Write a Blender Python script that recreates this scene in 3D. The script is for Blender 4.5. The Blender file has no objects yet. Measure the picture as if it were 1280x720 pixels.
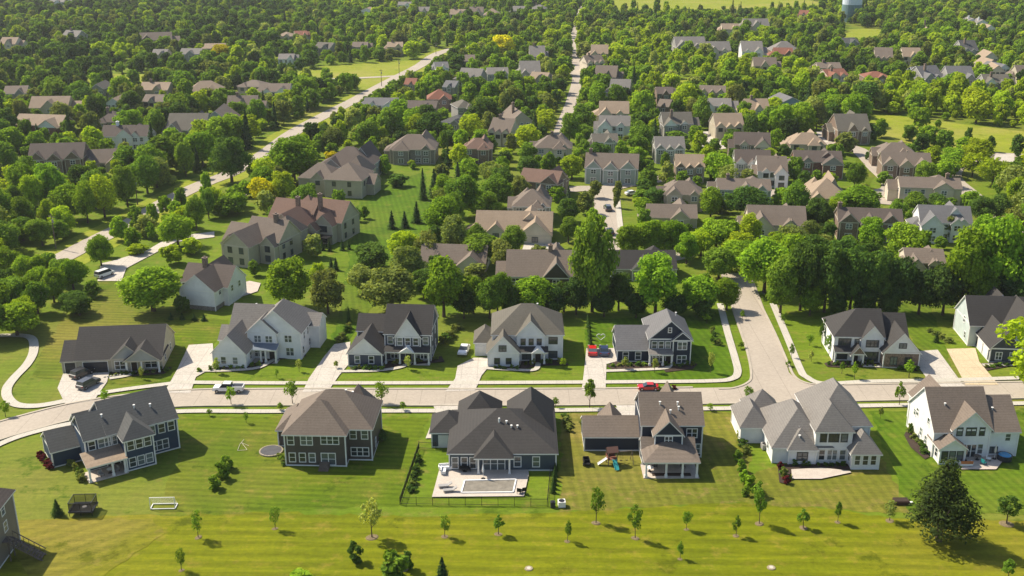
import bpy, math, random, numpy as np
from mathutils import Vector, Matrix
R = math.radians
random.seed(7)
SC = bpy.context.scene
COL = SC.collection
# ---------------------------------------------------------------- camera numbers (a drone 86 m up)
FPX, CAMH = 1350.0, 86.0
TH = math.atan(475 / FPX); CT, ST = math.cos(TH), math.sin(TH)
def P(px, py, z=0.0):
    "ground point seen at a pixel of the 1280x720 photograph"
    u = (px - 640) / FPX; v = (360 - py) / FPX
    t = (CAMH - z) / (ST - v * CT)
    return (u * t, (CT + v * ST) * t)
def proj(x, y, z=0.0):
    d = y * CT + (CAMH - z) * ST
    return 640 + FPX * x / d, 360 - FPX * (y * ST - (CAMH - z) * CT) / d
def spx(py):                       # pixels per metre across, for a ground point on row py
    return (py + 115) * 0.943 / CAMH
# ---------------------------------------------------------------- materials
def new_mat(name):
    m = bpy.data.materials.new(name); m.use_nodes = True
    nt = m.node_tree; b = nt.nodes['Principled BSDF']
    return m, nt, b
def N(nt, t, **kw):
    n = nt.nodes.new(t)
    for k, v in kw.items():
        if k.startswith('i_'):
            n.inputs[k[2:].replace('_', ' ')].default_value = v
        else: setattr(n, k, v)
    return n
def mixcol(nt, fac, a, b, mode='MIX'):
    n = nt.nodes.new('ShaderNodeMix'); n.data_type = 'RGBA'; n.blend_type = mode
    for s, v in ((0, fac), (6, a), (7, b)):
        if hasattr(v, 'links') or hasattr(v, 'is_linked'): nt.links.new(v, n.inputs[s])
        else: n.inputs[s].default_value = v if s == 0 else (*v[:3], 1)
    return n.outputs[2]
def noise(nt, vec, scale, detail=4, rough=.6):
    n = N(nt, 'ShaderNodeTexNoise', i_Scale=scale, i_Detail=detail, i_Roughness=rough)
    nt.links.new(vec, n.inputs['Vector']); return n.outputs['Fac']
def ramp(nt, fac, lo, hi):
    n = N(nt, 'ShaderNodeMapRange'); n.inputs[1].default_value = lo; n.inputs[2].default_value = hi
    nt.links.new(fac, n.inputs[0]); return n.outputs[0]
def coord(nt, kind='Object'):
    return nt.nodes.new('ShaderNodeTexCoord').outputs[kind]
def plain(name, c, rough=.6, var=.15, scale=.8, metal=0.0, fine=0.0):
    m, nt, b = new_mat(name)
    b.inputs['Roughness'].default_value = rough; b.inputs['Metallic'].default_value = metal
    b.inputs['Specular IOR Level'].default_value = .3
    if var:
        v = coord(nt)
        f = noise(nt, v, scale, 5)
        col = mixcol(nt, ramp(nt, f, .3, .7), [x * (1 - var) for x in c], [x * (1 + var) for x in c])
        if fine:
            f2 = noise(nt, v, scale * 14, 2)
            col = mixcol(nt, ramp(nt, f2, .3, .7), [x * (1 - fine) for x in (1, 1, 1)], (1, 1, 1), 'MULTIPLY') if False else mixcol(nt, fine, col, mixcol(nt, ramp(nt, f2, .35, .65), [x * .4 for x in c], [x * 1.5 for x in c]))
        nt.links.new(col, b.inputs['Base Color'])
    else: b.inputs['Base Color'].default_value = (*c, 1)
    return m
def shingle(name, c):
    m, nt, b = new_mat(name); v = coord(nt)
    b.inputs['Roughness'].default_value = .85; b.inputs['Specular IOR Level'].default_value = .25
    mp = N(nt, 'ShaderNodeMapping'); mp.inputs['Scale'].default_value = (1, 1, 1); nt.links.new(v, mp.inputs['Vector'])
    big = noise(nt, v, .35, 3); fine = noise(nt, v, 3.2, 3, .8)
    wv = N(nt, 'ShaderNodeTexWave', i_Scale=1.1, i_Distortion=.6); wv.bands_direction = 'Z'; nt.links.new(v, wv.inputs['Vector'])
    col = mixcol(nt, ramp(nt, big, .3, .7), [x * .85 for x in c], [x * 1.15 for x in c])
    col = mixcol(nt, .45, col, mixcol(nt, ramp(nt, fine, .3, .7), [x * .55 for x in c], [x * 1.5 for x in c]))
    col = mixcol(nt, .22, col, mixcol(nt, wv.outputs['Fac'], [x * .6 for x in c], [x * 1.25 for x in c]))
    nt.links.new(col, b.inputs['Base Color'])
    return m
def siding(name, c, brick=False):
    m, nt, b = new_mat(name); v = coord(nt)
    b.inputs['Roughness'].default_value = .6; b.inputs['Specular IOR Level'].default_value = .3
    big = noise(nt, v, .5, 4)
    col = mixcol(nt, ramp(nt, big, .3, .7), [x * .88 for x in c], [x * 1.1 for x in c])
    if brick:
        f2 = noise(nt, v, 3.5, 3)
        col = mixcol(nt, .6, col, mixcol(nt, ramp(nt, f2, .38, .62), [x * .5 for x in c], [x * 1.6 for x in c]))
    else:
        wv = N(nt, 'ShaderNodeTexWave', i_Scale=1.6, i_Distortion=.0); wv.bands_direction = 'Z'; wv.wave_profile = 'SAW'; nt.links.new(v, wv.inputs['Vector'])
        col = mixcol(nt, .2, col, mixcol(nt, wv.outputs['Fac'], [x * .6 for x in c], [x * 1.15 for x in c]))
    nt.links.new(col, b.inputs['Base Color'])
    return m
ROOF = dict(black=shingle('shingle_black', (.045, .042, .040)), charcoal=shingle('shingle_charcoal', (.075, .077, .075)),
    olive=shingle('shingle_olive', (.115, .105, .085)), greyroof=shingle('shingle_grey', (.175, .162, .147)), tan=shingle('shingle_tan', (.27, .205, .145)),
    brown=shingle('shingle_brown', (.155, .124, .099)), redbrown=shingle('shingle_redbrown', (.16, .10, .075)), darkbrown=shingle('shingle_darkbrown', (.10, .08, .068)),
    rust=shingle('shingle_rust', (.2, .085, .055)), slate=shingle('shingle_slate', (.13, .128, .13)), metal=plain('standing_seam', (.14, .17, .21), .35, .1))
WALL = dict(white=siding('siding_white', (.74, .74, .73)), navy=siding('siding_navy', (.022, .032, .055)), blue=siding('siding_blue', (.026, .05, .09)),
    beige=siding('siding_beige', (.44, .39, .29)), cream=siding('siding_cream', (.6, .53, .42)), taupe=siding('siding_taupe', (.085, .072, .062)),
    grey=siding('siding_grey', (.3, .29, .27)), sage=siding('siding_sage', (.33, .38, .33)), palesage=siding('siding_palesage', (.5, .56, .54)), fawn=siding('siding_fawn', (.2, .18, .15)), steel=siding('siding_steel', (.055, .075, .095)),
    slatewall=siding('siding_slate', (.075, .085, .11)), skyblue=siding('siding_skyblue', (.22, .31, .42)), shake=siding('siding_shake', (.36, .36, .34)),
    brick=siding('brick_brown', (.2, .145, .11), True), redbrick=siding('brick_red', (.19, .10, .075), True), stone=siding('stone_grey', (.2, .18, .155), True), darkgrey=siding('siding_darkgrey', (.06, .068, .08)))
TRIM = plain('trim_white', (.74, .73, .7), .5, .05)
TRIMB = plain('trim_cream', (.5, .45, .37), .5, .05)
TRIMD = plain('trim_dark', (.05, .05, .052), .5, .05)
def glass_mat():
    m, nt, b = new_mat('window_glass')
    b.inputs['Base Color'].default_value = (.03, .045, .05, 1); oi = N(nt, 'ShaderNodeObjectInfo'); nt.links.new(mixcol(nt, ramp(nt, oi.outputs['Random'], .35, 1.0), (.025, .035, .04), (.16, .19, .19)), b.inputs['Base Color']); b.inputs['Roughness'].default_value = .08  # lighter random panes: reflections and blinds put into the base colour
    b.inputs['Specular IOR Level'].default_value = .8
    return m
GLASS = glass_mat()
DOORM = plain('door_dark', (.03, .025, .025), .4, 0); GDOOR = plain('garage_white', (.68, .67, .64), .5, .05); GDARK = plain('garage_dark', (.035, .038, .045), .4, .1)
CONC = plain('concrete_drive', (.45, .41, .355), .85, .1, .25, fine=.25)
CONCTAN = plain('concrete_tan', (.50, .40, .26), .85, .1, .3, fine=.25)
WALK = plain('concrete_walk', (.44, .41, .345), .85, .08, .4, fine=.25)
KERB = plain('concrete_kerb', (.38, .335, .265), .85, .1, .5)
MULCH = plain('bark_mulch', (.045, .03, .022), .95, .4, 1.5, fine=.5)
STONEM = plain('landscape_stone', (.29, .25, .19), .9, .25, 2.)
TERR = plain('terrace_paving', (.46, .405, .345), .85, .1, .8, fine=.3)
PATIO = plain('patio_paving', (.46, .40, .34), .85, .15, 1., fine=.3)
WOODM = plain('weathered_wood', (.14, .11, .085), .8, .3, 2.)
BLACKM = plain('black_metal', (.012, .012, .013), .45, 0)
def road_mat():
    m, nt, b = new_mat('road_concrete'); v = coord(nt)
    b.inputs['Roughness'].default_value = .88
    c = (.355, .305, .245)
    f = noise(nt, v, .06, 5); f2 = noise(nt, v, 1.6, 4, .7)
    col = mixcol(nt, ramp(nt, f, .3, .7), [x * .86 for x in c], [x * 1.1 for x in c])
    col = mixcol(nt, .3, col, mixcol(nt, ramp(nt, f2, .35, .65), [x * .7 for x in c], [x * 1.25 for x in c]))
    nt.links.new(col, b.inputs['Base Color']); return m
def joints(m, sx, sy, ox=.7, k=.72, wd=.10):
    nt = m.node_tree; b = nt.nodes['Principled BSDF']; src = b.inputs['Base Color'].links[0].from_socket
    sep = nt.nodes.new('ShaderNodeSeparateXYZ'); nt.links.new(coord(nt), sep.inputs[0]); acc = None
    for ax, s in (('X', sx), ('Y', sy)):
        if not s: continue
        a = N(nt, 'ShaderNodeMath', operation='MULTIPLY_ADD'); a.inputs[1].default_value = 1 / s; a.inputs[2].default_value = ox; nt.links.new(sep.outputs[ax], a.inputs[0])
        f = N(nt, 'ShaderNodeMath', operation='FRACT'); nt.links.new(a.outputs[0], f.inputs[0])
        l = N(nt, 'ShaderNodeMath', operation='LESS_THAN'); l.inputs[1].default_value = wd / s; nt.links.new(f.outputs[0], l.inputs[0])
        if acc is None: acc = l.outputs[0]
        else:
            mx = N(nt, 'ShaderNodeMath', operation='MAXIMUM'); nt.links.new(acc, mx.inputs[0]); nt.links.new(l.outputs[0], mx.inputs[1]); acc = mx.outputs[0]
    c2 = mixcol(nt, 1.0, src, (k, k, k), 'MULTIPLY'); nt.links.new(mixcol(nt, acc, src, c2), b.inputs['Base Color'])
ROAD = road_mat(); joints(ROAD, 4.6, 0); joints(CONC, 3.1, 3.4, .2, .7); joints(CONCTAN, 3.1, 3.4, .2, .75); joints(WALK, 1.5, 0, .3, .75, .07)
def grass_mat(name, c1, c2, c3, stripe=0.0, ang=0.0, width=3.0, tuft=.35):
    "c1/c2 mottled by broad noise, c3 dry patches, optional mowing stripes"
    m, nt, b = new_mat(name); v = coord(nt)
    b.inputs['Roughness'].default_value = .9; b.inputs['Specular IOR Level'].default_value = .1
    f = noise(nt, v, .05, 6, .6); g = noise(nt, v, .017, 4, .55); h = noise(nt, v, 1.1, 4, .75); q = noise(nt, v, .3, 4, .7)
    col = mixcol(nt, ramp(nt, f, .35, .65), c1, c2)
    col = mixcol(nt, ramp(nt, g, .5, .68), col, c3)
    col = mixcol(nt, ramp(nt, q, .54, .70), col, c3)
    dd = noise(nt, v, .11, 5, .75); col = mixcol(nt, ramp(nt, dd, .58, .66), col, [x * .72 for x in c1])
    hh = mixcol(nt, ramp(nt, h, .25, .75), (.62, .66, .6), (1.3, 1.28, 1.3))
    col = mixcol(nt, tuft + .3, col, mixcol(nt, 1.0, col, hh, 'MULTIPLY'))
    st = N(nt, 'ShaderNodeMapping'); st.inputs['Rotation'].default_value = (0, 0, ang + .5); st.inputs['Scale'].default_value = (.12, 1.3, 1); nt.links.new(v, st.inputs['Vector']); sf = noise(nt, st.outputs[0], .9, 4, .7)
    col = mixcol(nt, .55, col, mixcol(nt, 1.0, col, mixcol(nt, ramp(nt, sf, .3, .7), (.6, .62, .6), (1.4, 1.32, 1.4)), 'MULTIPLY'))
    if stripe:
        mp = N(nt, 'ShaderNodeMapping'); mp.inputs['Rotation'].default_value = (0, 0, ang); nt.links.new(v, mp.inputs['Vector'])
        wv = N(nt, 'ShaderNodeTexWave', i_Scale=.314 / width, i_Distortion=.9, i_Detail=2.0); wv.inputs['Detail Scale'].default_value = .4
        wv.bands_direction = 'Y'; nt.links.new(mp.outputs[0], wv.inputs['Vector'])
        k = mixcol(nt, ramp(nt, wv.outputs['Fac'], .25, .75), (1 - stripe, 1 - stripe, 1 - stripe), (1 + stripe, 1 + stripe * .9, 1 + stripe * .5))
        col = mixcol(nt, 1.0, col, k, 'MULTIPLY')
    nt.links.new(col, b.inputs['Base Color'])
    return m
GR = dict(
  ground=grass_mat('grass_ground', (.092, .152, .007), (.125, .18, .011), (.16, .165, .028)),
  field=grass_mat('grass_field', (.114, .138, .003), (.15, .166, .004), (.195, .172, .02), .10, R(2), 2.6, .35),
  lawn=grass_mat('grass_lawn', (.07, .118, .0035), (.108, .15, .006), (.165, .155, .026), .10, R(5), 1.5),
  deep=grass_mat('grass_deep', (.052, .11, .003), (.08, .145, .005), (.12, .15, .016), .09, R(80), 1.5),
  dry=grass_mat('grass_dry', (.108, .128, .012), (.148, .148, .02), (.21, .165, .05), .08, R(85), 1.6),
  worn=grass_mat('grass_worn', (.126, .14, .006), (.158, .16, .010), (.205, .172, .034), .08, R(-35), 2.4, .35),
  park=grass_mat('grass_park', (.18, .225, .016), (.225, .255, .02), (.26, .25, .05), .03, R(30), 3.0))
# ---------------------------------------------------------------- object helpers
def link(o, parent=None):
    COL.objects.link(o)
    if parent: o.parent = parent
    return o
def tag(o, label=None, cat=None, group=None, kind=None):
    if label: o['label'] = label
    if cat: o['category'] = cat
    if group: o['group'] = group
    if kind: o['kind'] = kind
    return o
def empty(name, loc=(0, 0, 0), rz=0.0):
    o = bpy.data.objects.new(name, None); o.location = loc; o.rotation_euler = (0, 0, rz); o.empty_display_size = .5
    return link(o)
class MB:
    "collects polygons, links them as one mesh object"
    def __init__(s): s.v = []; s.f = []; s.m = []
    def poly(s, pts, mi=0):
        n = len(s.v); s.v += [tuple(p) for p in pts]; s.f.append(tuple(range(n, n + len(pts)))); s.m.append(mi)
    def box(s, x0, x1, y0, y1, z0, z1, mi=0):
        n = len(s.v); s.v += [(x0, y0, z0), (x1, y0, z0), (x1, y1, z0), (x0, y1, z0), (x0, y0, z1), (x1, y0, z1), (x1, y1, z1), (x0, y1, z1)]
        for q in ((0, 3, 2, 1), (4, 5, 6, 7), (0, 1, 5, 4), (1, 2, 6, 5), (2, 3, 7, 6), (3, 0, 4, 7)):
            s.f.append(tuple(n + i for i in q)); s.m.append(mi)
    def bar(s, a, b, w, mi=0, w2=None):
        a = Vector(a); b = Vector(b); d = (b - a).normalized(); w2 = w if w2 is None else w2
        u = d.cross(Vector((0, 0, 1)) if abs(d.z) < .95 else Vector((1, 0, 0))).normalized(); t = d.cross(u)
        n = len(s.v)
        for p, ww in ((a, w), (b, w2)):
            for i, j in ((-1, -1), (1, -1), (1, 1), (-1, 1)): s.v.append(tuple(p + u * i * ww / 2 + t * j * ww / 2))
        for q in ((0, 3, 2, 1), (4, 5, 6, 7), (0, 1, 5, 4), (1, 2, 6, 5), (2, 3, 7, 6), (3, 0, 4, 7)):
            s.f.append(tuple(n + i for i in q)); s.m.append(mi)
    def tube(s, a, b, r0, r1, k=8, mi=0, cap=True):
        a = Vector(a); b = Vector(b); d = (b - a).normalized()
        u = d.cross(Vector((0, 0, 1)) if abs(d.z) < .95 else Vector((1, 0, 0))).normalized(); t = d.cross(u)
        n = len(s.v)
        for p, r in ((a, r0), (b, r1)):
            for i in range(k):
                an = 2 * math.pi * i / k; s.v.append(tuple(p + (u * math.cos(an) + t * math.sin(an)) * r))
        for i in range(k):
            j = (i + 1) % k; s.f.append((n + i, n + j, n + k + j, n + k + i)); s.m.append(mi)
        if cap:
            s.f.append(tuple(n + i for i in reversed(range(k)))); s.m.append(mi); s.f.append(tuple(n + k + i for i in range(k))); s.m.append(mi)
    def build(s, name, mats, parent=None, smooth=False):
        me = bpy.data.meshes.new(name); me.from_pydata(s.v, [], s.f)
        for m in (mats if isinstance(mats, (list, tuple)) else [mats]): me.materials.append(m)
        me.polygons.foreach_set('material_index', s.m)
        if smooth: me.polygons.foreach_set('use_smooth', [True] * len(s.f))
        me.update()
        return link(bpy.data.objects.new(name, me), parent)
def mesh_obj(name, me, parent=None, loc=(0, 0, 0), rz=0.0):
    o = bpy.data.objects.new(name, me); o.location = loc; o.rotation_euler = (0, 0, rz); return link(o, parent)
# ---------------------------------------------------------------- ground sheets
ZL = dict(lawn=[.008, .004], field=[.09, .004], garden_bed=[.14, .002], road=[.12, .003], driveway=[.16, .002], sidewalk=[.185, .002], footpath=[.20, .002], patio=[.22, .003])
def layer(name, z):
    if name in ZL: ZL[name][0] += ZL[name][1]; return ZL[name][0]
    return z
BLOCK = []           # world polygons where no tree may be scattered
def sheet(name, pts, m, z, px=True, block=True, kind='structure', hgt=0.0):
    z = layer(name, z); w = [P(*p) for p in pts] if px else pts
    a = sum(w[i][0] * w[(i + 1) % len(w)][1] - w[(i + 1) % len(w)][0] * w[i][1] for i in range(len(w)))
    if a < 0: w = w[::-1]
    if name == 'lawn' and min(p[1] for p in w) < 240:
        jr = random.Random(len(w)); v2 = []
        for i in range(len(w)):
            p, q = w[i], w[(i + 1) % len(w)]; n = max(1, min(60, int(math.dist(p, q) / 1.6)))
            for k in range(n):
                t = k / n; f = .55 if k else 0; v2.append((p[0] + (q[0] - p[0]) * t + jr.uniform(-f, f), p[1] + (q[1] - p[1]) * t + jr.uniform(-f, f)))
        w = v2
    b = MB(); b.poly([(x, y, z) for x, y in w])
    if hgt:
        for i in range(len(w)):
            p, q = w[i], w[(i + 1) % len(w)]; b.poly([(p[0], p[1], z - hgt), (q[0], q[1], z - hgt), (q[0], q[1], z), (p[0], p[1], z)])
    o = b.build(name, m); tag(o, kind=kind)
    if block: BLOCK.append(w)
    return o
def smooth_line(w, n=6):
    out = []
    for i in range(len(w) - 1):
        p0 = w[max(i - 1, 0)]; p1 = w[i]; p2 = w[i + 1]; p3 = w[min(i + 2, len(w) - 1)]
        for k in range(n):
            t = k / n
            out.append(tuple(.5 * ((2 * p1[j]) + (-p0[j] + p2[j]) * t + (2 * p0[j] - 5 * p1[j] + 4 * p2[j] - p3[j]) * t * t + (-p0[j] + 3 * p1[j] - 3 * p2[j] + p3[j]) * t ** 3) for j in (0, 1)))
    out.append(tuple(w[-1])); return out
def offs(line, d):
    out = []
    for i, p in enumerate(line):
        a = line[max(i - 1, 0)]; b = line[min(i + 1, len(line) - 1)]
        dx, dy = b[0] - a[0], b[1] - a[1]; L = math.hypot(dx, dy) or 1
        out.append((p[0] - dy / L * d, p[1] + dx / L * d))
    return out
def ribbon(name, pts, width, m, z, px=True, block=True, off=0.0, hgt=0.0, n=6):
    z = layer(name, z); w = [P(*p) for p in pts] if px else pts
    L = smooth_line(w, n); A = offs(L, off + width / 2); B = offs(L, off - width / 2)
    b = MB()
    for i in range(len(L) - 1):
        b.poly([(*B[i], z), (*B[i + 1], z), (*A[i + 1], z), (*A[i], z)])
        if hgt:
            b.poly([(*B[i], z - hgt), (*B[i + 1], z - hgt), (*B[i + 1], z), (*B[i], z)]); b.poly([(*A[i + 1], z - hgt), (*A[i], z - hgt), (*A[i], z), (*A[i + 1], z)])
        if block: BLOCK.append([B[i], B[i + 1], A[i + 1], A[i]])
    return tag(b.build(name, m), kind='structure')
# ================================================================ GROUND, ROADS, LAWNS
b = MB(); b.poly([(-1300, 40, 0), (1300, 40, 0), (1300, 2000, 0), (-1300, 2000, 0)])
tag(b.build('ground', GR['ground']), kind='structure')
# lawns of the near lots and the mown common in front
sheet('lawn', [(-260, 900), (1600, 900), (1440, 655), (1130, 648), (1000, 632), (930, 628), (690, 641), (480, 645), (330, 640), (160, 644), (20, 650), (-120, 655)], GR['field'], .010, block=False)
sheet('lawn', [(498, 633), (536, 522), (320, 520), (215, 520), (225, 560), (200, 645), (330, 640)], GR['lawn'], .014, block=False)
sheet('lawn', [(700, 640), (702, 518), (930, 515), (945, 632), (930, 628)], GR['dry'], .014, block=False)
sheet('lawn', [(930, 628), (945, 590), (1095, 560), (1140, 643), (1000, 634)], GR['dry'], .016, block=False)
sheet('lawn', [(1085, 515), (1420, 510), (1500, 650), (1138, 641)], GR['deep'], .014, block=False)
sheet('lawn', [(1120, 390), (1170, 470), (1192, 472), (1185, 438), (1165, 385), (1300, 385), (1300, 365), (1130, 375)], GR['deep'], .014, block=False)
sheet('lawn', [(884, 392), (898, 392), (925, 474), (750, 478), (758, 455), (730, 450), (735, 400)], GR['deep'], .014, block=False)
sheet('lawn', [(40, 470), (75, 400), (200, 395), (285, 400), (262, 440), (215, 480), (105, 480)], GR['lawn'], .014, block=False)
sheet('lawn', [(128, 352), (240, 345), (240, 392), (100, 415), (96, 385)], GR['lawn'], .014)
sheet('lawn', [(395, 470), (420, 410), (450, 240), (530, 215), (545, 280), (470, 380), (440, 420), (410, 478)], GR['deep'], .012, block=False)
sheet('lawn', [(14, 652), (190, 648), (205, 668), (150, 705), (110, 740), (60, 740), (16, 690)], GR['worn'], .018, block=False)
# far playing fields and meadows
sheet('field', [(372, 90), (400, 83), (470, 78), (526, 75), (505, 94), (450, 97), (372, 102)], GR['park'], .02)
sheet('field', [(400, 106), (462, 98), (496, 96), (462, 115), (440, 124), (452, 110)], GR['park'], .02)
sheet('field', [(90, 101), (150, 92), (208, 94), (206, 103), (140, 107)], GR['park'], .02)
sheet('field', [(745, 1), (820, -3), (1000, -3), (1040, 8), (960, 11), (860, 14), (760, 12)], GR['park'], .02)
sheet('field', [(1060, 37), (1095, 35), (1113, 44), (1070, 50), (1038, 50)], GR['park'], .02)
sheet('field', [(1085, 142), (1120, 145), (1200, 155), (1290, 166), (1290, 197), (1200, 190), (1140, 180), (1092, 170)], GR['park'], .02)
sheet('lawn', [(1068, 184), (1098, 186), (1104, 205), (1085, 233), (1072, 222)], GR['lawn'], .02)
sheet('lawn', [(846, 98), (868, 97), (868, 112), (840, 108)], GR['park'], .02)
# main street, with its kerbs, and the side road
MAIN = [(-190, 588), (-60, 557), (20, 533), (110, 511), (215, 499), (330, 497), (480, 497), (640, 497), (800, 496), (940, 494), (1090, 491), (1280, 488), (1420, 486)]
ribbon('road', MAIN, 6.8, ROAD, .030)
MW = smooth_line([P(*p) for p in MAIN])
SIDE = [(968, 489), (955, 440), (938, 395), (926, 360), (919, 342)]
ribbon('road', SIDE, 7.4, ROAD, .034)
# flared corners of the junction
sheet('road', [(905, 488), (921, 486), (940, 474), (938, 455), (975, 455), (990, 470), (1010, 480), (1030, 483), (1030, 494), (905, 497)], ROAD, .038)
def kerb_line(pts): ribbon('kerb', pts, .45, KERB, .24, hgt=.24, block=False, n=8)
for side, cut in ((3.6, None), (-3.6, None)):
    L = offs(MW, side)
    if side > 0:
        px = [proj(*p) for p in L]
        i0 = max(i for i, q in enumerate(px) if q[0] < 905); i1 = min(i for i, q in enumerate(px) if q[0] > 1030)
        ribbon('kerb', L[:i0], .5, KERB, .24, px=False, hgt=.24, block=False, n=1); ribbon('kerb', L[i1:], .5, KERB, .24, px=False, hgt=.24, block=False, n=1)
    else: ribbon('kerb', L, .5, KERB, .24, px=False, hgt=.24, block=False, n=1)
kerb_line([(898, 487), (916, 486), (933, 480), (939, 470), (934, 440), (921, 400), (908, 362)])
kerb_line([(1032, 482), (1010, 480), (994, 472), (985, 455), (970, 420), (953, 385), (940, 358)])
# pavements (sidewalks)
def walk(pts, w=1.5): ribbon('sidewalk', pts, w, WALK, .05)
walk([(215, 478.5), (330, 479.5), (480, 479.5), (640, 479), (800, 478), (890, 477), (915, 474), (922, 466), (919, 450), (909, 415), (900, 380)])
walk([(1280, 473), (1180, 476), (1090, 477.5), (1030, 480), (1008, 472), (1000, 462), (985, 425), (966, 380)], 1.5)
walk([(1400, 470), (1280, 473)])
walk([(-60, 590), (0, 556), (50, 539), (110, 527), (215, 515.5), (330, 515), (480, 514.5), (640, 514), (800, 512.5), (930, 511), (1080, 508), (1280, 505), (1400, 503)])
walk([(82, 502), (48, 508), (22, 507), (10, 498), (9, 486), (18, 473), (34, 456), (42, 440), (40, 424), (22, 420), (-20, 421)], 1.8)
walk([(120, 493), (160, 487), (215, 480)])
# driveways and aprons
def drive(pts, m=CONC): sheet('driveway', pts, m, .042)
drive([(79, 468), (112, 467), (137, 466), (134, 478), (118, 501), (82, 507), (72, 486)])
drive([(236, 432), (266, 430), (268, 459), (245, 472), (238, 492), (205, 492), (222, 462)])
drive([(418, 431), (438, 428), (436, 456), (424, 470), (410, 490), (378, 491), (386, 474), (404, 448)])
drive([(572, 458), (592, 448), (610, 448), (612, 458), (602, 470), (594, 489), (557, 490), (569, 474)])
drive([(733, 436), (772, 436), (775, 451), (758, 456), (757, 488), (727, 489), (730, 465)])
drive([(1144, 440), (1172, 438), (1203, 481), (1210, 486), (1168, 486), (1148, 460)])
drive([(1183, 437), (1219, 436), (1224, 453), (1248, 482), (1207, 482)], CONCTAN)
drive([(541, 506), (578, 506), (572, 512), (556, 548), (532, 549), (545, 516)])
drive([(769, 506), (805, 505), (806, 520), (776, 520)])
drive([(100, 519), (128, 513), (128, 530), (104, 534)])
drive([(126, 330), (140, 327), (183, 314), (212, 297), (268, 290), (268, 297), (220, 303), (192, 318), (158, 336), (152, 352), (122, 352)])
drive([(268, 250), (306, 237), (316, 232), (318, 240), (285, 254), (268, 258)])
# garden paths to front doors
for pts in ([(245, 464), (282, 464), (320, 461), (340, 452), (348, 449)], [(424, 465), (470, 464), (500, 460), (516, 452)], [(606, 461), (640, 463), (668, 463), (673, 454)], [(757, 464.5), (800, 463), (832, 461), (838, 456)], [(1143, 460), (1120, 459), (1078, 458.5)], [(1228, 457), (1262, 457), (1290, 456)], [(137, 474), (160, 470), (172, 463)]):
    ribbon('footpath', pts, 1.1, WALK, .046)
# left avenue and its bicycle path, the far streets
AV = [(-40, 392), (0, 362), (58, 333), (119, 301), (165, 278), (214, 249), (254, 230), (287, 217), (330, 193), (362, 169), (395, 150), (442, 126), (462, 115), (498, 96), (525, 82), (540, 71), (556, 64), (600, 52)]
ribbon('lawn', AV, 4.0, GR['park'], .02, off=5.6); ribbon('lawn', AV, 5.0, GR['park'], .02, off=-6.2)
ribbon('road', AV, 7.0, ROAD, .03)
ribbon('road', [(380, 100), (430, 98.5), (500, 95)], 5.0, ROAD, .034)
ribbon('road', [(735, -6), (729, 5), (724, 18), (716, 50), (719, 72)], 4.2, ROAD, .03)
ribbon('road', [(719, 72), (722, 95), (716, 122), (709, 142), (702, 160), (696, 182)], 5.4, ROAD, .03)
ribbon('road', [(722, 95), (700, 88), (668, 84)], 7, ROAD, .034)
ribbon('road', [(770, 322), (764, 290), (758, 262), (757, 240), (775, 232), (815, 226), (850, 218)], 7.2, ROAD, .03)
ribbon('road', [(757, 240), (735, 236), (700, 238)], 7.0, ROAD, .034)
ribbon('sidewalk', [(779, 310), (775, 280), (772, 250)], 1.6, WALK, .04)
ribbon('road', [(860, 318), (820, 325), (771, 322)], 5.5, ROAD, .030)
ribbon('road', [(955, 243), (1000, 239), (1060, 243), (1105, 240), (1116, 232), (1100, 214), (1060, 183), (960, 177), (880, 176)], 7.0, ROAD, .03)
ribbon('road', [(1105, 240), (1120, 248), (1118, 257)], 12, ROAD, .034)
ribbon('road', [(1290, 196), (1240, 194), (1200, 205), (1190, 222), (1215, 245), (1260, 285), (1300, 320)], 6.5, ROAD, .03)
sheet('driveway', [(1020, 165), (1042, 163), (1040, 178), (1026, 179)], CONC, .042)
sheet('driveway', [(868, 166), (905, 163), (908, 186), (880, 190)], CONC, .042)
sheet('driveway', [(545, 136), (560, 134), (560, 146), (544, 148)], CONC, .042)
sheet('driveway', [(1242, 194), (1268, 193), (1268, 203), (1243, 203)], CONC, .042)
sheet('patio', [(290, 358), (312, 352), (326, 355), (322, 365), (296, 374)], PATIO, .05)
sheet('driveway', [(655, 306), (700, 304), (696, 316), (652, 316)], CONC, .042)
# pool terrace and other patios
sheet('patio', [(549, 589), (561, 583), (660, 583), (661, 594), (655, 621.5), (540, 622.5)], TERR, .07, hgt=.07)
sheet('patio', [(989, 588), (1028, 586), (1062, 590), (1064, 592), (1026, 600), (990, 600)], PATIO, .05)
sheet('patio', [(1190, 566), (1258, 563), (1258, 572), (1245, 588), (1200, 588)], PATIO, .05)
# mulch and gravel beds
def bed(pts, m=MULCH): sheet('garden_bed', pts, m, .055)
bed([(242, 460), (312, 458), (336, 446), (381, 441), (383, 446), (350, 450), (325, 462), (250, 466)])
bed([(437, 460), (480, 460), (486, 452), (552, 446), (556, 453), (520, 456), (480, 464), (440, 464)])
bed([(612, 459), (650, 459), (652, 452), (704, 450), (712, 457), (672, 458), (655, 462), (615, 463)])
bed([(758, 458), (770, 452), (812, 454), (860, 452), (872, 456), (866, 462), (832, 466), (828, 461), (765, 462)])
bed([(1030, 455), (1042, 451), (1096, 452), (1140, 456), (1150, 464), (1135, 465), (1125, 457), (1050, 460), (1034, 459)])
bed([(136, 466), (196, 458), (216, 460), (205, 468), (180, 470), (150, 472)])
bed([(1222, 455), (1270, 452), (1270, 457), (1232, 464), (1226, 461)])
bed([(972, 583), (984, 581), (1020, 580), (1060, 581), (1064, 588), (1035, 589), (988, 592), (984, 606), (974, 604)])
bed([(1135, 535), (1150, 555), (1162, 572), (1156, 575), (1138, 560), (1130, 545)])
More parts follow.
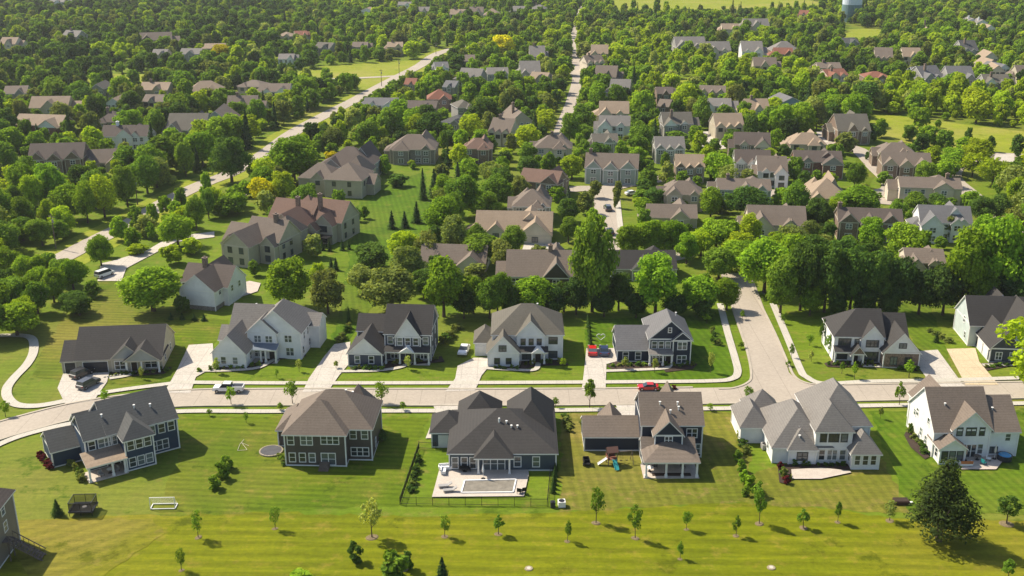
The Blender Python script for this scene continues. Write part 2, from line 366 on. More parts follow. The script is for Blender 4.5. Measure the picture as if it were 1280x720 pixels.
# ================================================================ HOUSES
FOOT = []            # (world polygon) footprints
HBOX = []            # (x0,y0,x1,y1, base) picture boxes of houses
LAND = []            # (short phrase, px, py, halfwidth) landmarks for labels
def roof_slab(b, x0, x1, y0, y1, ze, rise, axis, h0=False, h1=False, oh=.4, og=.3, t=.2):
    if axis == 'y':
        sw = MB(); roof_slab(sw, y0, y1, x0, x1, ze, rise, 'x', h0, h1, oh, og, t)
        n = len(b.v); b.v += [(p[1], p[0], p[2]) for p in sw.v]
        b.f += [tuple(n + i for i in reversed(q)) for q in sw.f]; b.m += sw.m; return
    half = (y1 - y0) / 2; ym = (y0 + y1) / 2; sl = rise / half
    ex0 = x0 - (oh if h0 else og); ex1 = x1 + (oh if h1 else og); ey0 = y0 - oh; ey1 = y1 + oh; z = ze - oh * sl + t
    rz = ze + rise + t
    r0 = ex0 + (half + oh if h0 else 0); r1 = ex1 - (half + oh if h1 else 0)
    if r1 < r0: r0 = r1 = (r0 + r1) / 2
    A, B_, C, D = (ex0, ey0, z), (ex1, ey0, z), (ex1, ey1, z), (ex0, ey1, z); R0, R1 = (r0, ym, rz), (r1, ym, rz)
    dn = lambda p: (p[0], p[1], p[2] - t)
    if r1 - r0 < 1e-4: tops = [(A, B_, R0), (C, D, R0)]
    else: tops = [(A, B_, R1, R0), (C, D, R0, R1)]
    if h1: tops.append((B_, C, R1))
    if h0: tops.append((D, A, R0))
    for q in tops: b.poly(q, 0); b.poly([dn(p) for p in reversed(q)], 1)
    edges = [(A, B_), (C, D)]
    edges += [(B_, C)] if h1 else [(B_, R1), (R1, C)]
    edges += [(D, A)] if h0 else [(D, R0), (R0, A)]
    for p, q in edges: b.poly([dn(p), dn(q), q, p], 1)
def wall_mass(b, x0, x1, y0, y1, z0, ze, rise, axis, h0, h1, mi=0, gp=0):
    b.poly([(x0, y0, z0), (x1, y0, z0), (x1, y0, ze), (x0, y0, ze)], mi); b.poly([(x1, y1, z0), (x0, y1, z0), (x0, y1, ze), (x1, y1, ze)], mi)
    b.poly([(x1, y0, z0), (x1, y1, z0), (x1, y1, ze), (x1, y0, ze)], mi); b.poly([(x0, y1, z0), (x0, y0, z0), (x0, y0, ze), (x0, y1, ze)], mi)
    if z0 > .2: b.poly([(x0, y0, z0), (x0, y1, z0), (x1, y1, z0), (x1, y0, z0)], mi)
    if axis == 'x':
        ym = (y0 + y1) / 2
        if not h0: b.poly([(x0, y1, ze), (x0, y0, ze), (x0, ym, ze + rise)], gp)
        if not h1: b.poly([(x1, y0, ze), (x1, y1, ze), (x1, ym, ze + rise)], gp)
    else:
        xm = (x0 + x1) / 2
        if not h0: b.poly([(x0, y0, ze), (x1, y0, ze), (xm, y0, ze + rise)], gp)
        if not h1: b.poly([(x1, y1, ze), (x0, y1, ze), (xm, y1, ze + rise)], gp)
WCACHE = {}
def win_meshes(w, h, n, fk):
    k = (round(w, 2), round(h, 2), n, fk)
    if k not in WCACHE:
        b = MB(); t = .13
        b.box(-w / 2 - t, w / 2 + t, -.07, .03, -t, 0); b.box(-w / 2 - t, w / 2 + t, -.06, .03, h, h + t)
        b.box(-w / 2 - t, -w / 2, -.06, .03, 0, h); b.box(w / 2, w / 2 + t, -.06, .03, 0, h)
        for i in range(1, n):
            x = -w / 2 + w * i / n; b.box(x - .07, x + .07, -.055, .03, 0, h)
        b.box(-w / 2, w / 2, -.04, .02, h * .5 - .04, h * .5 + .04)
        me = bpy.data.meshes.new('window'); me.from_pydata(b.v, [], b.f); me.materials.append({'w': TRIM, 'd': TRIMD, 'c': TRIMB}[fk])
        g = MB(); g.box(-w / 2, w / 2, -.015, .02, 0, h)
        mg = bpy.data.meshes.new('pane'); mg.from_pydata(g.v, [], g.f); mg.materials.append(GLASS)
        # a joined one-mesh version for houses far away
        j = MB(); j.v = list(b.v) + list(g.v); j.f = list(b.f) + [tuple(i + len(b.v) for i in q) for q in g.f]; j.m = [0] * len(b.f) + [1] * len(g.f)
        mj = bpy.data.meshes.new('window_far'); mj.from_pydata(j.v, [], j.f); mj.materials.append({'w': TRIM, 'd': TRIMD, 'c': TRIMB}[fk]); mj.materials.append(GLASS); mj.polygons.foreach_set('material_index', j.m)
        WCACHE[k] = (me, mg, mj)
    return WCACHE[k]
SIDE_ROT = {'f': 0, 'r': math.pi / 2, 'b': math.pi, 'l': -math.pi / 2}
def side_loc(side, plane, u, z, out=0.0):
    return {'f': (u, plane - out, z), 'b': (u, plane + out, z), 'r': (plane + out, u, z), 'l': (plane - out, u, z)}[side]
def add_window(root, side, plane, u, z, w, h, n=1, fk='w', far=False):
    a, g, j = win_meshes(w, h, n, fk)
    o = mesh_obj('window', j if far else a, root, side_loc(side, plane, u, z), SIDE_ROT[side])
    if not far: mesh_obj('pane', g, o)
    return o
def panel_mesh(w, h, style):
    k = ('p', round(w, 2), round(h, 2), style)
    if k not in WCACHE:
        b = MB(); b.box(-w / 2, w / 2, -.05, .02, 0, h); nrow = 4
        m = {'gw': GDOOR, 'gd': GDARK, 'd': DOORM, 'gc': TRIMB}[style]
        if style != 'd':
            for i in range(nrow):
                b.box(-w / 2 + .08, w / 2 - .08, -.075, -.05, h * i / nrow + .06, h * (i + 1) / nrow - .04)
        else: b.box(-w / 2 + .15, w / 2 - .15, -.07, -.05, .3, h - .2)
        b.box(-w / 2 - .12, -w / 2, -.08, .02, 0, h + .12, 1); b.box(w / 2, w / 2 + .12, -.08, .02, 0, h + .12, 1); b.box(-w / 2, w / 2, -.08, .02, h, h + .12, 1)
        me = bpy.data.meshes.new('door'); me.from_pydata(b.v, [], b.f); me.materials.append(m); me.materials.append(TRIM); me.polygons.foreach_set('material_index', b.m)
        WCACHE[k] = me
    return WCACHE[k]
def add_door(root, side, plane, u, w, h, style='d', z=0.0):
    return mesh_obj('door' if style == 'd' else 'garage_door', panel_mesh(w, h, style), root, side_loc(side, plane, u, z), SIDE_ROT[side])
def hip_flags(roof):          # gx gy hip hx hy, suffixes: b = hip at far end, f = hip at near end
    if roof == 'gx': return 'x', False, False
    if roof == 'gy': return 'y', False, False
    if roof == 'gyb': return 'y', False, True
    if roof == 'gyf': return 'y', True, False
    if roof == 'gxl': return 'x', True, False
    if roof == 'gxr': return 'x', False, True
    return None
def house(name, label, short, org, rot, masses, roof='black', wall='white', trim=True, tmat=None, foot=True, rmat2=None):
    """org: pixel of the local origin; masses: (rooftype, x0,x1,y0,y1,eave,rise[,opts])"""
    x, y = P(*org); root = empty(name, (x, y, 0), R(rot)); tag(root, label, 'house', None)
    rb, wb, tb = MB(), MB(), MB(); mats = [WALL[wall]]
    def mi(k):
        m = WALL[k]
        if m not in mats: mats.append(m)
        return mats.index(m)
    M4 = Matrix.Translation((x, y, 0)) @ Matrix.Rotation(R(rot), 4, 'Z')
    bx = []
    for ms in masses:
        rt, x0, x1, y0, y1, ze, rise = ms[:7]; op = ms[7] if len(ms) > 7 else {}
        if rt == 'hip': axis, h0, h1 = ('x' if x1 - x0 >= y1 - y0 else 'y'), True, True
        else: axis, h0, h1 = hip_flags(rt)
        roof_slab(rb, x0, x1, y0, y1, ze, rise, axis, h0, h1, op.get('oh', .4), op.get('og', .3), .2)
        z0 = op.get('z0', 0.0); w = mi(op.get('wall', wall)); gp = mi(op.get('gp', op.get('wall', wall)))
        if not op.get('open'):
            wall_mass(wb, x0, x1, y0, y1, z0, ze, rise, axis, h0, h1, w, gp)
            if trim:
                for cx, cy in ((x0, y0), (x1, y0), (x1, y1), (x0, y1)):
                    tb.box(cx - .1, cx + .1, cy - .1, cy + .1, z0 + .02, ze - .02)
                tb.box(x0 - .03, x1 + .03, y0 - .03, y1 + .03, z0 + .01, z0 + .22)
                tb.box(x0 - .025, x1 + .025, y0 - .025, y1 + .025, ze - .32, ze - .03)
        else:
            xm = (x0 + x1) / 2; ym = (y0 + y1) / 2
            if not h0 and axis == 'y': wb.poly([(x0, y0, ze), (x1, y0, ze), (xm, y0, ze + rise)], gp)
            tb.box(x0, x1, y0, y0 + .25, ze - .3, ze - .01)
            for px_ in op.get('posts', ()):
                p = MB(); p.box(px_ - .14, px_ + .14, y0 + .02, y0 + .3, .12, ze - .31); p.box(px_ - .2, px_ + .2, y0 - .04, y0 + .36, .05, .5); p.build('porch_post', TRIM, root)
            f = MB(); f.box(x0, x1, y0, y1 - .01, .02, .14); f.build('porch_floor', PATIO, root)
        H = ze + rise * 1.0
        for cx in (x0, x1):
            for cy in (y0, y1):
                wv = M4 @ Vector((cx, cy, 0)); bx.append(proj(wv.x, wv.y, 0)); bx.append(proj(wv.x, wv.y, ze))
        wc = M4 @ Vector(((x0 + x1) / 2, (y0 + y1) / 2, 0)); bx.append(proj(wc.x, wc.y, H))
        if foot: FOOT.append([tuple((M4 @ Vector(p))[:2]) for p in ((x0 - 2, y0 - 2, 0), (x1 + 2, y0 - 2, 0), (x1 + 2, y1 + 2, 0), (x0 - 2, y1 + 2, 0))])
    tm = tmat or (TRIM if wall not in ('beige', 'cream', 'brick', 'redbrick', 'stone') else TRIMB)
    wb.build('wall', mats, root); rf = rb.build('roof', [ROOF[roof], tm], root)
    if tb.f: tb.build('trim', tm, root)
    xs = [q[0] for q in bx]; ys = [q[1] for q in bx]
    HBOX.append((min(xs), min(ys), max(xs), max(ys))); LAND.append((short, (min(xs) + max(xs)) / 2, (min(ys) + max(ys)) / 2, (max(xs) - min(xs)) / 2))
    root['_roof'] = rf.name
    return root
def vents(root, pts):
    rf = [c for c in root.children if c.name.split('.')[0] == 'roof'][0]
    for x, y, z in pts:
        b = MB(); b.tube((x, y, z - .5), (x, y, z + .35), .1, .1, 8); b.tube((x, y, z + .3), (x, y, z + .42), .2, .2, 8); b.build('vent_pipe', TRIM, rf)
def chimney(root, x, y, z0, z1, w=1.0, m='brick'):
    rf = [c for c in root.children if c.name.split('.')[0] == 'roof'][0]
    b = MB(); b.box(x - w / 2, x + w / 2, y - w / 2, y + w / 2, z0, z1); b.box(x - w / 2 - .1, x + w / 2 + .1, y - w / 2 - .1, y + w / 2 + .1, z1, z1 + .18); b.box(x - .2, x + .2, y - .2, y + .2, z1 + .18, z1 + .5)
    b.build('chimney', WALL[m], rf)
def porch_roof(root, x0, x1, y0, y1, zl, zh, m='black', posts=(), hipped=False):
    b = MB(); t = .16
    ins = (y1 - y0) * .8 if hipped else 0
    A, B_, C, D = (x0, y0, zl), (x1, y0, zl), (x1 - ins, y1, zh), (x0 + ins, y1, zh)
    dn = lambda p: (p[0], p[1], p[2] - t)
    b.poly([A, B_, C, D], 0); b.poly([dn(D), dn(C), dn(B_), dn(A)], 1)
    if hipped:
        E_, F_ = (x0, y1, zl), (x1, y1, zl)
        b.poly([B_, F_, C], 0); b.poly([E_, A, D], 0); b.poly([dn(B_), dn(F_), F_, B_], 1); b.poly([dn(E_), dn(A), A, E_], 1)
    else: b.poly([dn(B_), dn(C), C, B_], 1); b.poly([dn(D), dn(A), A, D], 1)
    b.poly([dn(A), dn(B_), B_, A], 1)
    b.build('porch_roof', [ROOF[m], TRIM], root)
    for x in posts:
        p = MB(); p.box(x - .15, x + .15, y0 + .2, y0 + .5, .1, zl - t - .18); p.box(x - .22, x + .22, y0 + .13, y0 + .57, .05, .55); p.build('porch_post', TRIM, root)
    if posts:
        bm_ = MB(); bm_.box(x0 + .15, x1 - .15, y0 + .2, y0 + .48, zl - t - .2, zl - t - .02); bm_.build('porch_beam', TRIM, root)
        f = MB(); f.box(x0 + .1, x1 - .1, y0 + .05, y1, .02, .14); f.build('porch_floor', PATIO, root)
W = add_window
# ---------------------------------------------------------------- the row beyond the street
h = house('ranch_house', 'long single storey beige ranch with black roof, dark garage door and shaded open garage', 'the black roofed ranch', (79, 467), 6,
  [('gx', 2.6, 19.0, 0, 12.6, 2.8, 4.3), ('gx', 0, 2.7, .25, 8.4, 2.6, 2.5), ('gy', 9.6, 15.6, -.5, 6.3, 2.9, 2.7, dict(gp='shake')), ('gy', 12.4, 18.9, -1.6, 6.0, 2.75, 2.4, dict(gp='shake', open=True, posts=(12.6, 15.4, 18.7)))], 'black', 'beige')
add_door(h, 'f', .25, 1.45, 2.0, 2.15, 'gd')
gd = add_door(h, 'f', 0, 6.3, 4.6, 2.2, 'gd')  # dark panel painted as the shaded inside of the open garage
add_door(h, 'f', -.5, 13.8, 1.1, 2.2)
W(h, 'f', -.5, 11.1, .7, 1.9, 1.6, 2); W(h, 'f', 0, 16.9, .6, 2.2, 1.7, 2)
W(h, 'r', 19.0, 3.2, .8, .9, 1.3); W(h, 'r', 19.0, 8.6, .8, .9, 1.3); vents(h, [(8, 9, 5.4)])
h = house('two_storey_house', 'large white two storey house with grey roof and blue metal porch roof', 'the large white grey-roofed house', (267.5, 459), -6,
  [('gy', 0, 6.6, 0, 11, 3.3, 3.5), ('gyb', 5.9, 16.2, 5.6, 17.5, 5.8, 4.5), ('gy', 5.6, 11.4, 5.0, 9, 5.85, 2.7), ('gx', 1.2, 9, 6.2, 16.6, 4.4, 4.9), ('gx', -1.4, 1.4, 7.6, 12.6, 3.0, 2.0), ('gx', 15.5, 18.2, 12, 17, 5.0, 1.7)], 'greyroof', 'white')
for u in (2.1, 4.5): W(h, 'f', 0, u, .9, .95, 1.4)
for u in (7.6, 9.9): W(h, 'f', 5.0, u, 3.7, 1.3, 1.35, 2)
W(h, 'f', 5.6, 13.7, 3.7, 1.4, 1.4, 2); W(h, 'f', 5.6, 13.9, .8, 1.5, 1.6, 2); add_door(h, 'f', 5.0, 10.4, 1.2, 2.3); W(h, 'f', 5.0, 7.8, .6, 2.0, 1.6, 3)
porch_roof(h, 6.6, 12.0, 2.9, 5.0, 2.9, 3.55, 'metal', (8.6, 9.6, 11.7))
for u in (8.2, 10.8, 13.2): W(h, 'r', 16.2, u, 3.6, .8, 1.4)
for u in (7.2, 11.6): W(h, 'r', 16.2, u, .8, .8, 1.4)
W(h, 'r', 6.6, 3, .9, .9, 1.4)
for k in range(2): add_door(h, 'l', 0, 3.2 + 3.4 * k, 2.7, 2.2, 'gw')
vents(h, [(5, 13, 8.5)])
h = house('two_storey_house', 'dark slate two storey house with charcoal roof, white porch and steep white gable', 'the slate house with steep gable', (436, 458), -4,
  [('gy', 0, 6.7, 0, 9, 2.9, 3.1, dict(gp='white')), ('gx', 6.8, 16.0, 3.5, 13.4, 6.0, 4.2), ('gy', 9.0, 14.0, 2.9, 9, 5.6, 3.7, dict(gp='white', z0=3.3)), ('gx', .5, 7.2, 7.2, 13.4, 5.0, 2.3)], 'black', 'slatewall')
for u in (1.8, 4.6): W(h, 'f', 0, u, .8, .9, 1.5)
for u in (7.9, 15.0): W(h, 'f', 3.5, u, 3.7, .95, 1.5)
for u in (9.9, 11.5, 13.1): W(h, 'f', 2.9, u, 3.75, .95, 1.45)
for u, w_, n in ((8.6, 1.3, 2), (14.2, 2.0, 3)): W(h, 'f', 3.5, u, .6, w_, 1.6, n)
add_door(h, 'f', 3.5, 11.5, 1.2, 2.3)
porch_roof(h, 6.9, 16.1, 1.4, 2.9, 2.75, 3.5, 'black', (7.2, 10.0, 13.0, 15.8))
b = MB(); b.poly([(9.9, 1.25, 2.7), (13.1, 1.25, 2.7), (11.5, 1.25, 3.75)]); b.poly([(9.9, 1.25, 2.7), (11.5, 1.25, 3.75), (11.5, 2.9, 3.75), (9.9, 2.9, 2.7)]); b.poly([(11.5, 1.25, 3.75), (13.1, 1.25, 2.7), (13.1, 2.9, 2.7), (11.5, 2.9, 3.75)]); b.build('porch_gable', TRIM, h)
for u in (6, 10): W(h, 'r', 16.0, u, 3.8, .8, 1.3); W(h, 'r', 16.0, u, .9, .8, 1.3)
for k in range(2): add_door(h, 'l', 0, 2.5 + 3.3 * k, 2.7, 2.2, 'gw')
vents(h, [(12, 9.5, 9.5)])
h = house('two_storey_house', 'white two storey house with hipped olive grey roof and dark shuttered garage gable', 'the white hipped-roof house', (610, 458.6), 0,
  [('gy', 0, 6.1, 0, 7.5, 3.1, 3.3), ('hip', .9, 14.9, 3.4, 15.0, 5.7, 4.2), ('gy', 5.8, 11.2, 2.8, 9, 5.7, 2.9), ('hip', -2.7, 1.2, 5.6, 11.6, 3.2, 2.0)], 'olive', 'white')
for u in (1.8, 4.1): W(h, 'f', 0, u, .7, .9, 1.1, 1, 'd')
W(h, 'f', 0, 2.9, 3.4, 1.3, 1.1, 2, 'd')
for u in (7.0, 8.6, 10.2): W(h, 'f', 2.8, u, 3.6, .75, 1.2, 1, 'd')
for z in (.6, 3.6): W(h, 'f', 3.4, 13.0, z, 1.6, 1.3, 2, 'd')
W(h, 'f', 2.8, 7.7, .5, 1.6, 1.6, 2, 'd'); add_door(h, 'f', 2.8, 10.0, 1.1, 2.3)
porch_roof(h, 6.3, 12.0, .9, 2.8, 2.7, 3.3, 'black', (8.8, 11.2))
b = MB(); b.poly([(8.6, .7, 2.6), (11.4, .7, 2.6), (10.0, .7, 3.6)]); b.poly([(8.6, .7, 2.6), (10.0, .7, 3.6), (10.0, 2.8, 3.6), (8.6, 2.8, 2.6)]); b.poly([(10.0, .7, 3.6), (11.4, .7, 2.6), (11.4, 2.8, 2.6), (10.0, 2.8, 3.6)]); b.build('porch_gable', TRIM, h)
for k in range(2): add_door(h, 'l', -2.7, 7.2 + 2.9 * k, 2.4, 2.2, 'gw')
add_door(h, 'f', 5.6, -1.2, 2.3, 2.2, 'gw'); vents(h, [(10, 11, 9)])
h = house('two_storey_house', 'navy gabled house with light grey front-gable roof and white trimmed porch', 'the navy gabled house', (811, 454.3), 0,
  [('gyb', 0, 8.2, 0, 11.0, 5.4, 3.6), ('gx', -6.3, .2, .8, 10.2, 2.75, 3.2), ('gy', 4.6, 8.1, -.6, 5, 5.3, 1.5)], 'slate', 'navy')
for u in (.95, 2.3, 3.65): W(h, 'f', 0, u, 3.3, .9, 1.4)
W(h, 'f', 0, 3.9, 6.7, .55, .9)
for z in (.4, 3.3): W(h, 'f', -.6, 6.4, z, 1.7, 1.5, 2)
W(h, 'f', 0, 1.7, .5, 2.0, 1.7, 3); add_door(h, 'f', 0, 3.9, 1.1, 2.3)
for u in (-4.6, -2.1): W(h, 'f', .8, u, .6, 1.0, 1.5, 1)
porch_roof(h, -.3, 4.6, -1.7, 0, 2.6, 3.3, 'greyroof', (0, 2.6, 4.3)); vents(h, [(6, 7, 7.9)])
h = house('two_storey_house', 'white farmhouse style house with black roof, black window frames and brick garage wing', 'the white house with brick wing', (1040.6, 451), -3,
  [('gxl', 0, 9.6, 0, 9.8, 5.5, 3.9), ('gx', 7.5, 14.6, 1.2, 9.8, 5.0, 3.4), ('gy', 9.1, 16.0, -3.0, 7.5, 3.4, 3.9, dict(wall='brick', gp='white')), ('gy', 5.2, 9.4, -.7, 5, 5.3, 2.5), ('gy', 3.2, 5.6, -2.2, .6, 2.5, 1.5, dict(gp='brick', open=True, posts=(3.4, 5.4)))], 'black', 'white')
for u, w_ in ((2.0, 2.3), (7.3, 2.3)): W(h, 'f', 0 if u < 5 else -.7, u, 3.5, w_, 1.3, 3, 'd')
W(h, 'f', 0, 4.4, 3.9, .7, .8, 1, 'd'); W(h, 'f', 0, 1.7, .5, 2.0, 1.7, 3, 'd'); W(h, 'f', -.7, 7.3, .4, 2.6, 1.9, 3, 'd'); add_door(h, 'f', 0, 4.4, 1.1, 2.3)
for u in (11.1, 13.9): W(h, 'f', -3, u, .7, 1.2, 1.6, 2, 'd')
W(h, 'f', -3, 12.55, 4.3, 1.3, .9, 2, 'd')
porch_roof(h, -.2, 3.2, -1.7, 0, 2.6, 3.4, 'black', (.1,))
W(h, 'l', 0, 3.0, 3.6, .8, 1.6, 1, 'd'); W(h, 'l', 0, 6.8, .8, .8, 1.6, 1, 'd')
for k in range(2): add_door(h, 'r', 16.0, 0 + 3.2 * k, 2.7, 2.2, 'gw')
h = house('two_storey_house', 'sage green house with black roof and white garage doors at right edge', 'the sage house', (1236, 453), -5,
  [('gx', -1.6, 13, 8.6, 18.4, 4.8, 4.5), ('gy', 0, 6.0, 0, 10, 3.2, 3.1, dict(wall='darkgrey')), ('gy', 5.0, 12.4, 5.2, 14, 5.2, 4.2), ('gy', 4, 10, 17, 22, 4.6, 3.9)], 'black', 'palesage')
for u in (1.7, 4.4): W(h, 'f', 0, u, .7, 1.1, 1.5, 2)
for k in range(2): add_door(h, 'l', 0, 2.6 + 3.4 * k, 2.8, 2.3, 'gw')
W(h, 'l', -1.6, 12.6, 3.8, .8, 1.3); W(h, 'l', -1.6, 11, .9, .8, 1.3)
for u in (7.5, 10): W(h, 'f', 5.2, u, 3.3, 1.0, 1.4); W(h, 'f', 5.2, u, .6, 1.0, 1.4)
# ---------------------------------------------------------------- the row on this side of the street
h = house('two_storey_house', 'blue two storey house turned aslant, with tan hip porch on white posts', 'the blue porch house', (113.5, 603), 34,
  [('gx', 4.2, 15.4, 3.6, 14.0, 5.8, 3.6), ('gx', .6, 4.6, 3.6, 11.2, 5.75, 2.7), ('gyf', 5.9, 10.4, .2, 8, 5.7, 1.9), ('gx', -3.8, 1.4, 8.2, 14.6, 3.0, 2.1), ('gx', 1.5, 6, 12.2, 18.0, 3.2, 2.2)], 'charcoal', 'blue')
porch_roof(h, -.4, 6.0, -.4, 3.6, 2.75, 3.65, 'tan', (0, 3.6, 5.5))
for u, n, w_ in ((1.6, 1, .95), (3.6, 2, 1.9), (5.2, 1, .6)): W(h, 'f', 3.6, u, 3.75, w_, 1.4, n)
for z in (.7, 3.7):
    for u in (6.8, 8.15, 9.5): W(h, 'f', .2, u, z, .95, 1.5)
for u in (11.2, 12.8, 14.4): W(h, 'f', 3.6, u, 3.7, .95, 1.5)
W(h, 'f', 3.6, 12.2, .7, 2.8, 1.6, 3); add_door(h, 'f', 3.6, 4.6, 1.9, 2.2); W(h, 'f', 3.6, 1.7, .6, 1.6, 1.5, 2)
vents(h, [(4.2, 6.2, 7.9), (9.5, 6.4, 8.1), (12, 6, 7.8)])
h = house('two_storey_house', 'brown two storey house with hipped brown roof and white trimmed windows', 'the brown hipped house', (358, 582), -2,
  [('hip', .4, 13.8, 2.2, 12.6, 5.95, 4.2), ('hip', 0, 9.9, 0, 9.4, 5.9, 3.7), ('hip', -2.8, 2.0, 6.6, 14.5, 3.3, 2.0), ('hip', 8.0, 12.5, 9.5, 14.0, 5.9, 3.4)], 'brown', 'taupe')
W(h, 'f', 0, 1.0, 3.9, .95, 1.5); W(h, 'f', 0, 3.6, 3.9, 1.8, 1.5, 2); W(h, 'f', 0, 7.4, 4.1, 2.8, 1.4, 3)
for u in (1.1, 2.75, 4.35): W(h, 'f', 0, u, .8, .9, 1.5)
W(h, 'f', 0, 7.0, .35, 2.2, 2.0, 2)
W(h, 'f', 2.2, 10.8, 4.0, .95, 1.5); W(h, 'f', 2.2, 12.7, 4.0, .95, 1.5); W(h, 'f', 2.2, 11.8, .9, 2.8, 1.4, 3)
W(h, 'r', 13.8, 6, .8, .8, 1.4); vents(h, [(8.6, 9.2, 9.1), (9.8, 9.0, 8.9)])
b = MB()
for i in range(4): b.box(5.6, 7.2, -.4 - .35 * (i + 1), -.4 - .35 * i, .02, .75 - .19 * (i + 0))
b.box(5.6, 7.2, -.4, -.02, .02, .85); b.build('back_steps', WOODM, h)
h = house('pool_house_villa', 'dark steel blue bungalow with wide black hip roof beside covered pool', 'the dark pool house', (562, 588.5), 0,
  [('hip', 0, 17.2, .0, 15.4, 3.3, 4.0), ('gyf', 4.4, 10.0, -1.4, 8.5, 3.25, 2.1, dict(open=True, posts=(4.7, 9.7))), ('hip', -3.4, 2.0, 8.0, 14.6, 3.0, 2.0), ('hip', 1.0, 8.0, 11.5, 19.5, 3.2, 3.5), ('hip', 9.6, 17.2, 6.5, 19.5, 3.3, 4.3), ('gy', 4.4, 10.0, 3.2, 5, 3.0, .2)], 'black', 'steel')
for u in (.9, 2.4, 3.8): W(h, 'f', 0, u, .5, .9, 1.9)
for u in (11.0, 14.0): W(h, 'f', 0, u, .8, 1.0, 1.7)
add_door(h, 'f', 8.0, -1.4, 1.6, 2.2, 'gw'); W(h, 'f', 0, 7.2, .2, 3.4, 2.2, 3)
vents(h, [(9.2, 5.0, 6.1), (10.0, 4.2, 5.7), (11, 4.2, 5.7)])
rf = bpy.data.objects[h['_roof']]; b = MB(); b.tube((8.0, 5.2, 5.4), (8.0, 5.2, 6.9), .16, .16, 8); b.build('flue_pipe', TRIM, rf)
h = house('two_storey_house', 'navy house with brown roof, screened porch and long low garage wing', 'the navy porch house', (806.5, 597), 0,
  [('gx', 0, 10.0, 6.8, 16.0, 6.1, 3.5), ('gy', 1.9, 6.3, 4.2, 11.5, 5.5, 2.3, dict(z0=2.9)), ('gx', -9.2, .0, 9.0, 15.6, 2.8, 2.0), ('gx', 0, 8.3, 4.2, 7.2, 3.0, 1.2), ('gy', -6, -2.6, 12.5, 17.6, 2.8, 1.9), ('gy', 3.8, 7.2, 13.5, 17.4, 5.9, 2.9)], 'brown', 'navy')
porch_roof(h, -.4, 8.7, -.4, 4.3, 2.9, 4.3, 'brown', (.1, 3.3, 5.9, 8.2), hipped=True)
W(h, 'f', 4.2, 4.1, 3.9, 1.1, 1.2, 2); W(h, 'f', 6.8, 8.3, 3.7, 1.6, 1.5, 2); W(h, 'f', 6.8, 9.1, .8, 1.3, 1.6, 2)
W(h, 'f', 4.2, 1.7, .4, 1.8, 1.9, 2); add_door(h, 'f', 4.2, 4.6, 1.8, 2.2); W(h, 'f', 4.2, 7, .5, 1.5, 1.8, 2)
b = MB(); b.box(1.2, 7.4, .3, 1.2, .14, .2); b.build('porch_rug', MULCH, h)
vents(h, [(3.2, 9.5, 8.5), (6.1, 9.4, 8.5), (4.8, 8.2, 7.6), (6.2, 8.7, 8.0)])
h = house('two_storey_house', 'white two storey house with many grey hip roofs and a white sunroom', 'the many-hipped white house', (985, 581), 0,
  [('hip', 0, 4.4, 0, 4.5, 3.05, 2.3), ('hip', -2.5, 7.0, .6, 14, 3.1, 4.3), ('hip', 4.3, 10.1, .5, 8.5, 6.1, 3.2), ('hip', 4.6, 13.6, 2.6, 14.5, 6.15, 4.8), ('hip', -6.3, -1.8, 7.6, 15.5, 3.3, 2.4), ('hip', 9.8, 14.2, -1.6, 4.0, 3.15, 2.4), ('hip', -4, 1.5, 13.0, 18.5, 3.2, 3.0)], 'greyroof', 'white')
W(h, 'f', 0, 2.2, .9, 1.6, 1.3, 2, 'd')
for u, w_ in ((5.5, .9), (7.2, 1.5), (8.9, .9)): W(h, 'f', .5, u, 4.0, w_, 1.3, 1 if w_ < 1 else 2, 'd'); W(h, 'f', .5, u, .7, w_, 1.7, 1 if w_ < 1 else 2, 'w')
for u in (10.7, 12.0, 13.3): W(h, 'f', -1.6, u, .9, .8, 1.6)
W(h, 'l', 9.8, -.2, .9, .9, 1.6); W(h, 'l', -2.5, 4, .9, .9, 1.4); vents(h, [(1.8, 1.2, 4.4), (2.1, 3.2, 5.1)])
h = house('two_storey_house', 'white one and a half storey house with steep brown roof and pale front gable', 'the steep brown-roofed white house', (1164, 571), 1,
  [('gx', 0, 9.4, 0, 11.2, 4.8, 5.2), ('gx', 8.4, 14.0, 0, 10.6, 4.7, 3.9), ('gy', 2.9, 9.0, -.5, 7, 5.3, 3.0), ('gy', .2, 4.3, -2.6, 2.2, 2.9, 1.5), ('gy', 1.5, 7.5, 8, 15, 4.8, 3.2)], 'brown', 'white')
for u, w_ in ((3.9, .8), (5.8, 1.5), (7.6, .7)): W(h, 'f', -.5, u, 4.2, w_, 1.3, 1 if w_ < 1 else 2, 'd')
W(h, 'f', 0, 12.3, 2.9, .8, 1.2, 1, 'w'); W(h, 'f', 0, 10.1, .7, 1.4, 1.0, 2, 'd')
for u in (4.9, 7.7): W(h, 'f', -.5, u, .8, .8, 1.7, 1, 'w')
W(h, 'f', -.5, 6.2, .15, 1.6, 2.3, 2, 'w')
for u in (1.0, 2.25, 3.5): W(h, 'f', -2.6, u, .8, .85, 1.5, 1, 'd')
for u, z in ((2.8, 4.4), (7.6, 3.9), (3.0, 1.0), (8.6, 3.5), (5.2, 1.4)): W(h, 'l', 0, u, z, .8, 1.3)
W(h, 'l', .2, -1.2, .8, .9, 1.5); vents(h, [(2.5, 3.2, 7.9), (10.5, 3.1, 7.1)])
h = house('two_storey_house', 'tall grey brown house with wooden back stairs at bottom left corner', 'the corner house with wooden stairs', (-1.5, 713), 2,
  [('hip', -13, 0, 0, 7.5, 8.2, 3.0)], 'darkbrown', 'fawn')
for z in (1.0, 3.7, 6.3):
    for u in (-1.2, -3.6, -6.2): W(h, 'f', 0, u, z, 1.2, 1.5, 2)
for z in (3.8, 6.4): W(h, 'r', 0, 4, z, .9, 1.4)
b = MB(); n_ = 12
